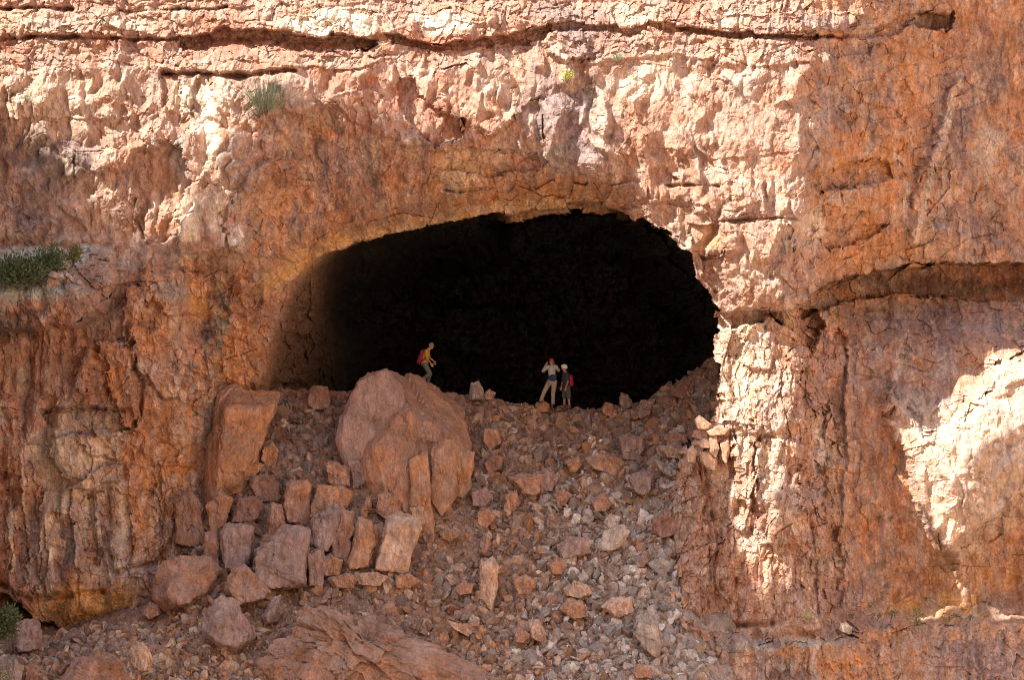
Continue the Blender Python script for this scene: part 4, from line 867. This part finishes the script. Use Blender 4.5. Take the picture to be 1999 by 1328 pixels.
for (u,v,w,h,m,lab,n) in [
 (1790,1222,34,34,M_OG,'largest olive bush on the low right ledge',320),(1738,1214,28,20,M_DG,'dark low bush left of the largest bush on the right ledge',160),(1712,1212,20,14,M_OG,'small tuft near the middle of the low right ledge',80),
 (1664,1208,18,12,M_OG,'small green sprig above the cream white stone on the low ledge',70),(1852,1214,20,14,M_DG,'small dark bush right of the largest bush on the right ledge',90),(1894,1212,16,12,M_DG,'tiny dark bush near the right end of the low ledge',60),(1574,1208,18,12,M_YG,'yellowish sprig at the foot of the pillar on the low ledge',70),
 (1765,700,24,22,M_OG,'round olive bush on the sloping shelf of the right wall',160),(1634,620,20,18,M_OG,'olive tuft under the left end of the arch recess',110),(1585,600,50,14,M_DG,'dark plants in the corner under the arch',200),(1915,578,60,12,M_DG,'dark plants along the back of the right shelf',160),(1880,575,20,10,M_DG,'tiny dark plant left of the plants at the back of the shelf',50),
 (1577,740,16,26,M_BR,'brown hanging tuft high in the pillar crack',130),(1635,838,22,22,M_BR,'brown round tuft right of the white stain',160),(1606,938,18,26,M_BR,'dark brown tuft on the lower pillar crack',160),(1612,972,22,30,M_BR,'dark brown tuft directly below another one in the pillar crack',200),(1624,992,10,16,M_BR,'narrow brown wisp under the two dark tufts',60),(1618,900,10,12,M_DG,'tiny green tuft below the white stain',50),
 (1597,372,18,16,M_DG,'green tuft in the small hollow left of the alcove wall',110),(1684,422,12,12,M_DG,'tiny green tuft under the small hollows',60),(1716,1016,10,10,M_DG,'tiny green tuft left of two on the shaded right wall',40),(1738,1018,8,14,M_DG,'tiny green tuft right of two on the shaded right wall',40),(1637,1100,8,10,M_DG,'tiny green tuft low in the joint of the pillar',40),
 (1010,112,18,8,M_LG,'small green mat on the ledge beside pale stones',50),(1830,575,14,8,M_DG,'smallest dark plant at the arch back wall',40)]:
    plant('bush', u, v, w, h, m, lab, 'bush', n, 'bush', .035, group='small plants in the cracks of the right wall' if u > 1500 else None)

# ------------------------------------------------------------------ people
def blobmesh(name, caps, voxel=.011, mat=None, parent=None, smooth=2):
    bm = bmesh.new()
    for cp in caps:
        if cp[0] == 'e':                       # ellipsoid: centre, radii, euler
            _, c_, r_, eu = cp
            m_ = Matrix.Translation(c_) @ Euler(eu).to_matrix().to_4x4() @ Matrix.Diagonal((*r_, 1))
            bmesh.ops.create_icosphere(bm, subdivisions=3, radius=1, matrix=m_)
        else:
            a_, ra, b_, rb = cp; a_ = Vector(a_); b_ = Vector(b_); d = b_-a_; L = d.length
            for q_, rr in ((a_, ra), (b_, rb)): bmesh.ops.create_icosphere(bm, subdivisions=2, radius=rr*1.01, matrix=Matrix.Translation(q_))
            m_ = d.to_track_quat('Z','Y').to_matrix().to_4x4(); m_.translation = (a_+b_)/2
            bmesh.ops.create_cone(bm, cap_ends=True, segments=14, radius1=ra, radius2=rb, depth=L, matrix=m_)
    me = bpy.data.meshes.new(name); bm.to_mesh(me); bm.free()
    o = bpy.data.objects.new(name, me); COL.objects.link(o)
    md = o.modifiers.new('r', 'REMESH'); md.mode = 'VOXEL'; md.voxel_size = voxel; md.use_smooth_shade = True
    if smooth: sm = o.modifiers.new('s', 'SMOOTH'); sm.iterations = smooth; sm.factor = .5
    dg = bpy.context.evaluated_depsgraph_get(); me2 = bpy.data.meshes.new_from_object(o.evaluated_get(dg)); me2.name = name
    o.modifiers.clear(); o.data = me2; bpy.data.meshes.remove(me)
    for p_ in me2.polygons: p_.use_smooth = True
    me2.materials.clear()
    if mat: me2.materials.append(mat)
    if parent: o.parent = parent
    return o
M_SKIN = plain('skin', (.36,.19,.13), .6, .05); M_SKIN2 = plain('tanned_skin', (.30,.15,.10), .6, .05)
def V3(*a): return Vector(a)
def hand(wr, d, side, curl=.5, r=.010):
    """palm, four unequal bent fingers and a thumb from the side of the palm"""
    d = Vector(d).normalized(); s = Vector(side); s = (s-d*s.dot(d)).normalized(); n_ = d.cross(s)
    pc = wr+d*.05; caps = [(wr, .022, wr+d*.02, .024), ('e', pc, (.040,.017,.048), Matrix((s, n_, d)).transposed().to_euler())]
    for i, L in enumerate((.068,.078,.072,.056)):
        b = wr+d*.088+s*(.027-.018*i); f1 = b+(d+n_*curl*.4)*L*.5; f2 = f1+(d*.8+n_*curl)*L*.45
        caps += [(b-d*.02, r, f1, r*.9), (f1, r*.9, f2, r*.75)]
    tb = wr+d*.03+s*.034; t1 = tb+(s*.7+d*.6+n_*curl*.3)*.04; t2 = t1+(d+s*.15+n_*curl*.5)*.03
    caps += [(tb-s*.012, r*1.2, t1, r), (t1, r, t2, r*.85)]
    return caps
def head(c_, look, up=(0,0,1)):
    """head with brow, nose, lips, chin and ears facing `look`"""
    f = Vector(look).normalized(); u_ = Vector(up); u_ = (u_-f*u_.dot(f)).normalized(); s = u_.cross(f); R = Matrix((s, f, u_)).transposed().to_euler()
    L = lambda a,b,z: Vector(c_)+s*a+f*b+u_*z
    caps = [('e', L(0,-.008,.025), (.075,.092,.095), R), ('e', L(0,.022,-.05), (.052,.062,.062), R), ('e', L(0,.062,-.098), (.024,.020,.018), R),
            (L(0,.086,.012), .010, L(0,.108,-.022), .015), (L(-.03,.078,.028), .012, L(.03,.078,.028), .012), (L(-.018,.086,-.055), .008, L(.018,.086,-.055), .008),
            ('e', L(.076,-.005,-.005), (.010,.018,.030), R), ('e', L(-.076,-.005,-.005), (.010,.018,.030), R)]
    return caps, L, R
def person(u, v, y, label, spec):
    root = bpy.data.objects.new('person', None); COL.objects.link(root)
    p = P(u, v, y); root.location = p; tag(root, label, 'person')
    J = {k_: Vector(w) for k_, w in spec['J'].items()}
    hc, L, R = head(J['head'], spec['look'], spec.get('hup', (0,0,1)))
    body = list(hc)+[(J['neck'], .058, J['head']-V3(0,0,.05), .052), (J['neck'], .07, J['chest'], .13), (J['chest'], .135, J['belly'], .115), (J['belly'], .115, J['pelvis'], .125)]
    for sd_ in 'lr':
        body += [(J['chest']+V3(0,0,.05), .09, J['sh'+sd_], .062), (J['sh'+sd_], .056, J['el'+sd_], .040), (J['el'+sd_], .041, J['wr'+sd_], .026)]
        body += hand(J['wr'+sd_], spec['hd'+sd_], spec['hs'+sd_], .7)
        body += [(J['pelvis'], .11, J['hp'+sd_], .095), (J['hp'+sd_], .092, J['kn'+sd_], .060), (J['kn'+sd_], .058, J['an'+sd_], .038),
                 (J['an'+sd_]+V3(0,0,-.02), .036, J['an'+sd_]+Vector(spec['toe'+sd_])*.14+V3(0,0,-.04), .03)]
    bo = blobmesh('body', body, .0085, spec['skin'], root, 2)
    for k_ in (-1,1): 
        blobmesh('eye', [('e', L(.030*k_, .079, .010), (.012,.008,.008), R)], .004, plain('eye_white', (.5,.48,.45), .3, 0), root, 0)
    e = .016
    sh = [(J['neck']-V3(0,0,.03), .066, J['chest'], .13+e), (J['chest'], .138+e, J['belly'], .120+e), (J['belly'], .12+e, J['pelvis'], .122+e+.006)]
    for sd_ in 'lr':
        a_, b_ = J['sh'+sd_], J['el'+sd_]
        sh += [(J['chest']+V3(0,0,.05), .09+e, a_, .062+e)]
        if spec['sleeve'] == 'short': sh += [(a_, .058+e, a_+(b_-a_)*.72, .054+e)]
        else: sh += [(a_, .058+e, b_, .046+e), (b_, .046+e, J['wr'+sd_]+(b_-J['wr'+sd_])*.06, .030+e)]
    blobmesh('shirt', sh, .013, spec['shirt'], root)
    tr = [(J['pelvis']+V3(0,0,.03), .118+e, J['pelvis']-V3(0,0,.02), .112+e)]
    for sd_ in 'lr':
        h_, k_, a_ = J['hp'+sd_], J['kn'+sd_], J['an'+sd_]
        tr += [(J['pelvis'], .112+e, h_, .097+e)]
        if spec['legs'] == 'shorts': tr += [(h_, .096+e, h_+(k_-h_)*.98, .084+e)]
        else: tr += [(h_, .096+e, k_, .064+e), (k_, .064+e, a_+V3(0,0,.0), .054+e)]
    blobmesh('shorts' if spec['legs'] == 'shorts' else 'trousers', tr, .013, spec['trousers'], root)
    for sd_ in 'lr':
        a_ = J['an'+sd_]; t_ = Vector(spec['toe'+sd_])
        blobmesh('shoe', [(a_+V3(0,0,.03), .050, a_-t_*.03+V3(0,0,-.04), .045), (a_-t_*.04+V3(0,0,-.045), .042, a_+t_*.15+V3(0,0,-.052), .038)], .010, spec['shoe'], root, 1)
    return root, J, L, R
M_YEL = plain('yellow_cloth', (.42,.25,.04)); M_GREYG = plain('grey_green_cloth', (.12,.13,.11)); M_CRIM = plain('crimson_cloth', (.26,.02,.04)); M_BOOT = plain('boot', (.06,.05,.045)); M_CAP = plain('grey_cap', (.20,.18,.14))
M_LGREY = plain('light_grey_cloth', (.34,.33,.31)); M_KHAKI = plain('khaki_cloth', (.28,.22,.16)); M_NAVY = plain('navy_cloth', (.02,.035,.09)); M_REDC = plain('dark_red_cap', (.30,.03,.03)); M_BLACK = plain('black_cloth', (.03,.035,.04)); M_DSH = plain('dark_shorts', (.055,.06,.055)); M_HELM = plain('white_helmet', (.62,.60,.55), .35, .02); M_GLOVE = plain('yellow_glove', (.36,.23,.06))
# hiker stepping down to the right
PX = dict(J=dict(head=(.165,0,1.475),neck=(.07,0,1.345),chest=(-.02,0,1.20),belly=(-.06,0,.96),pelvis=(-.075,0,.80),
     shl=(.0,.17,1.28),shr=(.0,-.17,1.28),ell=(.10,.20,1.03),elr=(.0,-.21,1.03),wrl=(.27,.16,.90),wrr=(.15,-.2,.83),
     hpl=(-.06,.09,.76),hpr=(-.06,-.09,.76),knl=(.13,.10,.44),knr=(.11,-.10,.42),anl=(.03,.10,.09),anr=(-.20,-.10,.17)),
     look=(1,-.15,-.25), hdl=(.5,0,-1), hdr=(.45,0,-1), hsl=(1,-.3,0), hsr=(1,.3,0), toel=(1,0,0), toer=(.9,0,-.3),
     skin=M_SKIN, shirt=M_YEL, sleeve='short', legs='long', trousers=M_GREYG, shoe=M_BOOT)
r1_, J, L, R = person(833, 752, 6.9, 'hiker in a yellow shirt and red backpack stepping down to the right', PX)
blobmesh('backpack', [('e', V3(-.17,0,1.20), (.10,.15,.15), (0,.25,0)), ('e', V3(-.24,0,1.0), (.11,.16,.17), (0,.25,0)), ('e', V3(-.30,0,.88), (.09,.14,.10), (0,.25,0))], .014, M_CRIM, r1_)
for s_ in (-1,1): blobmesh('strap', [(V3(-.12,.13*s_,1.36), .018, V3(.06,.17*s_,1.30), .018), (V3(.06,.17*s_,1.30), .018, V3(.05,.18*s_,1.1), .017), (V3(.05,.18*s_,1.1), .017, V3(-.2,.15*s_,.88), .016)], .010, M_BLACK, r1_, 1)
blobmesh('cap', [('e', L(0,-.005,.045), (.088,.104,.085), R), ('e', L(0,.10,.035), (.06,.06,.012), R)], .010, M_CAP, r1_, 1)
blobmesh('glove', hand(J['wrr']+V3(.01,0,-.01), (.45,0,-1), (1,.3,0), .7, .017), .009, M_GLOVE, r1_, 1)
# man with raised arms, seen from behind
PX = dict(J=dict(head=(.14,.03,1.64),neck=(.155,0,1.50),chest=(.155,0,1.36),belly=(.165,0,1.12),pelvis=(.17,0,.93),
     shl=(-.02,0,1.42),shr=(.33,0,1.42),ell=(-.17,.08,1.28),elr=(.42,.10,1.30),wrl=(-.06,.16,1.50),wrr=(.25,.18,1.52),
     hpl=(.07,0,.86),hpr=(.26,0,.86),knl=(-.13,-.03,.50),knr=(.21,.0,.47),anl=(-.25,0,.17),anr=(.20,0,.06)),
     look=(-.45,1,.15), hdl=(.35,.25,.9), hdr=(-.35,.25,.9), hsl=(.8,-.3,0), hsr=(-.8,-.3,0), toel=(-.4,.9,0), toer=(.1,1,0),
     skin=M_SKIN, shirt=M_LGREY, sleeve='long', legs='long', trousers=M_KHAKI, shoe=M_BOOT)
r2_, J, L, R = person(1069, 791, 6.5, 'man in grey shirt, khaki trousers and red cap, arms raised, seen from behind', PX)
blobmesh('waist_pack', [('e', V3(.19,-.13,1.02), (.16,.10,.13), (0,0,0)), (V3(.03,-.06,1.08), .03, V3(.34,-.06,1.08), .03)], .013, M_NAVY, r2_)
blobmesh('strap', [(V3(.05,-.15,.95), .010, V3(.04,-.16,.68), .008)], .006, M_BLACK, r2_, 0)
blobmesh('cap', [('e', L(0,-.005,.045), (.088,.104,.085), R), ('e', L(0,.10,.035), (.06,.06,.012), R)], .010, M_REDC, r2_, 1)
# hiker in helmet
PX = dict(J=dict(head=(-.105,0,1.53),neck=(-.06,0,1.385),chest=(-.05,0,1.22),belly=(-.04,0,1.0),pelvis=(-.02,0,.84),
     shl=(-.10,.16,1.30),shr=(-.01,-.17,1.30),ell=(-.16,.18,1.04),elr=(.03,-.22,1.01),wrl=(-.21,.10,.82),wrr=(-.045,-.23,.79),
     hpl=(-.06,.08,.78),hpr=(.02,-.08,.78),knl=(-.10,.09,.44),knr=(.06,-.10,.44),anl=(-.10,.10,.09),anr=(.09,-.10,.07)),
     look=(-1,-.45,-.2), hdl=(-.15,0,-1), hdr=(-.15,0,-1), hsl=(-1,-.3,0), hsr=(-1,.3,0), toel=(-1,0,0), toer=(-.8,-.5,0),
     skin=M_SKIN2, shirt=M_BLACK, sleeve='short', legs='shorts', trousers=M_DSH, shoe=M_BOOT)
r3_, J, L, R = person(1107, 798, 6.3, 'hiker in a white helmet, black shirt and shorts with a red backpack', PX)
blobmesh('backpack', [('e', V3(.13,.0,1.14), (.10,.15,.15), (0,-.1,0)), ('e', V3(.15,0,.98), (.10,.16,.16), (0,-.1,0))], .014, M_CRIM, r3_)
for s_ in (-1,1): blobmesh('strap', [(V3(.04,.12*s_,1.36), .018, V3(-.12,.15*s_,1.32), .018), (V3(-.12,.15*s_,1.32), .018, V3(-.17,.15*s_,1.1), .017), (V3(-.17,.15*s_,1.1), .017, V3(.08,.16*s_,.9), .016)], .010, M_BLACK, r3_, 1)
blobmesh('helmet', [('e', L(0,-.012,.048), (.108,.128,.098), R), ('e', L(0,-.05,.02), (.098,.085,.085), R)], .010, M_HELM, r3_, 1)

# ------------------------------------------------------------------ out of frame: rock fin added to cast shadow, floor, far wall
def sun_shadow(u, v, y, t):
    return P(u, v, 0)*1.0+Vector((0, y, 0))+SUN*t
T = 72  # unseen added fin, its top shaped back along the sun from wanted shadow edges
SHADOW_EDGE = [(-900,-300,0),(-300,60,0),(-120,190,0),(0,248,0),(60,275,0),(110,312,0),(150,352,0),(180,400,0),(250,445,.2),(350,482,0),(490,505,0),(545,420,0),(592,340,0),(635,285,0),(760,292,0),(850,294,0),(940,300,0),(1000,335,0),(1050,405,0),(1200,520,0),(1330,650,0),(1392,700,-.5),(1396,830,-.8),(1410,900,-1.3),(1425,1000,-1.7),(1445,1080,-2.0),(1478,1130,-2.3),(1500,1185,-2.5),(1560,1200,-2.8),(1590,1060,-2.8),(1625,900,-2.4),(1690,850,-1.4),(1735,890,-1.3),(1800,1030,-1.3),(1862,1108,-1.3),(1905,1010,-1.3),(1985,910,-1.3),(2230,850,-1.3)]
rs2 = random.Random(3); top = []
for (a_, b_) in zip(SHADOW_EDGE[:-1], SHADOW_EDGE[1:]):
    for k_ in range(6):
        t_ = k_/6; u = a_[0]+(b_[0]-a_[0])*t_; v = a_[1]+(b_[1]-a_[1])*t_; y = a_[2]+(b_[2]-a_[2])*t_
        top.append(sun_shadow(u, v+rs2.uniform(-4,4), y, T))
vs, fs = [], []
NR = 10
for i, p in enumerate(top):
    for side in (0, 1):
        for j in range(NR):
            f_ = j/(NR-1); z = p.z*(1-f_)+(-34)*f_
            q_ = Vector((p.x, p.y, z)) + (SUN*6*(1 if side else 0) if j == 0 else Vector((SUN.x*6*side, SUN.y*6*side+(rs2.uniform(-.6,.6)+f_*(2.5 if side == 0 else -6)), SUN.z*6*side*(1-f_))))
            vs.append(q_[:])
def vid(i, s, j): return (i*2+s)*NR+j
for i in range(len(top)-1):
    for j in range(NR-1):
        fs.append((vid(i,0,j),vid(i,0,j+1),vid(i+1,0,j+1),vid(i+1,0,j))); fs.append((vid(i,1,j),vid(i+1,1,j),vid(i+1,1,j+1),vid(i,1,j+1)))
    fs.append((vid(i,0,0),vid(i+1,0,0),vid(i+1,1,0),vid(i,1,0)))
for i in (0, len(top)-1):
    for j in range(NR-1): fs.append((vid(i,0,j),vid(i,1,j),vid(i,1,j+1),vid(i,0,j+1)))
M_FAR = rockmat('far_rock', attr=False, base=(.44,.25,.16), scale=.2)
me = bpy.data.meshes.new('shadow_fin'); me.from_pydata(vs, [], fs); me.materials.append(M_FAR)
bt = bpy.data.objects.new('shadow_fin', me); COL.objects.link(bt); bt['kind'] = 'structure'; bt['label'] = 'unseen rock fin added left of the view to cast the shadow edges'
fx = np.linspace(-600, 600, 121); fy = np.linspace(-700, 60, 90); FX, FY = np.meshgrid(fx, fy)
FZ = -34+fbm(FX/60, FY/60, 4, 601)*5 + np.clip((-FY-312)*.9, 0, 330) + np.clip((FX-70)*1.1, 0, 170)*ss(-20,-60,FY) + np.clip((-FX-230)*.7, 0, 110)
FZ = np.where(FY > -8, -36, FZ)
fc_ = np.empty(FX.shape+(3,), F); fc_[:] = (.52,.35,.235)
flo = grid_mesh('canyon_floor', FX, FY, FZ, fc_, rockmat('floor_sand', scale=.1)); flo['kind'] = 'structure'; flo['label'] = 'sandy canyon floor'

# ------------------------------------------------------------------ light, sky, camera
w = bpy.data.worlds.new('World'); C.world = w; w.use_nodes = True
nt = w.node_tree; sk = nt.nodes.new('ShaderNodeTexSky'); sk.sky_type = 'NISHITA'; sk.sun_disc = False
sk.sun_elevation = sE; az = math.atan2(SUN.x, SUN.y); sk.sun_rotation = az
sk.dust_density = 2.0; sk.air_density = 1.0
nt.links.new(sk.outputs[0], nt.nodes['Background'].inputs[0]); nt.nodes['Background'].inputs[1].default_value = .11
sl_ = bpy.data.lights.new('sun', 'SUN'); sl_.energy = 3.7; sl_.angle = math.radians(.4); sl_.color = (1, .93, .81)
so = bpy.data.objects.new('sun', sl_); COL.objects.link(so); so.rotation_euler = SUN.to_track_quat('Z', 'Y').to_euler(); so.location = (-40,-60,60)
cd = bpy.data.cameras.new('camera'); cd.sensor_width = 36; cd.lens = 36*D/(1999/S); cd.clip_end = 3000; cd.clip_start = 1
co_ = bpy.data.objects.new('camera', cd); COL.objects.link(co_); co_.location = (0, -D, 0); co_.rotation_euler = (math.pi/2, 0, 0); C.camera = co_
C.view_settings.view_transform = 'Standard'; C.view_settings.look = 'None'; C.view_settings.gamma = 1
C.view_settings.exposure = 1.45
C.cycles.max_bounces = 8; C.cycles.diffuse_bounces = 7; C.cycles.use_denoising = True
C.cycles.filter_width = 1.0
try:
    C.cycles.denoising_prefilter = 'NONE'; C.cycles.denoising_input_passes = 'RGB_ALBEDO_NORMAL'
except Exception: pass
C.cycles.use_adaptive_sampling = True; C.cycles.adaptive_threshold = .012
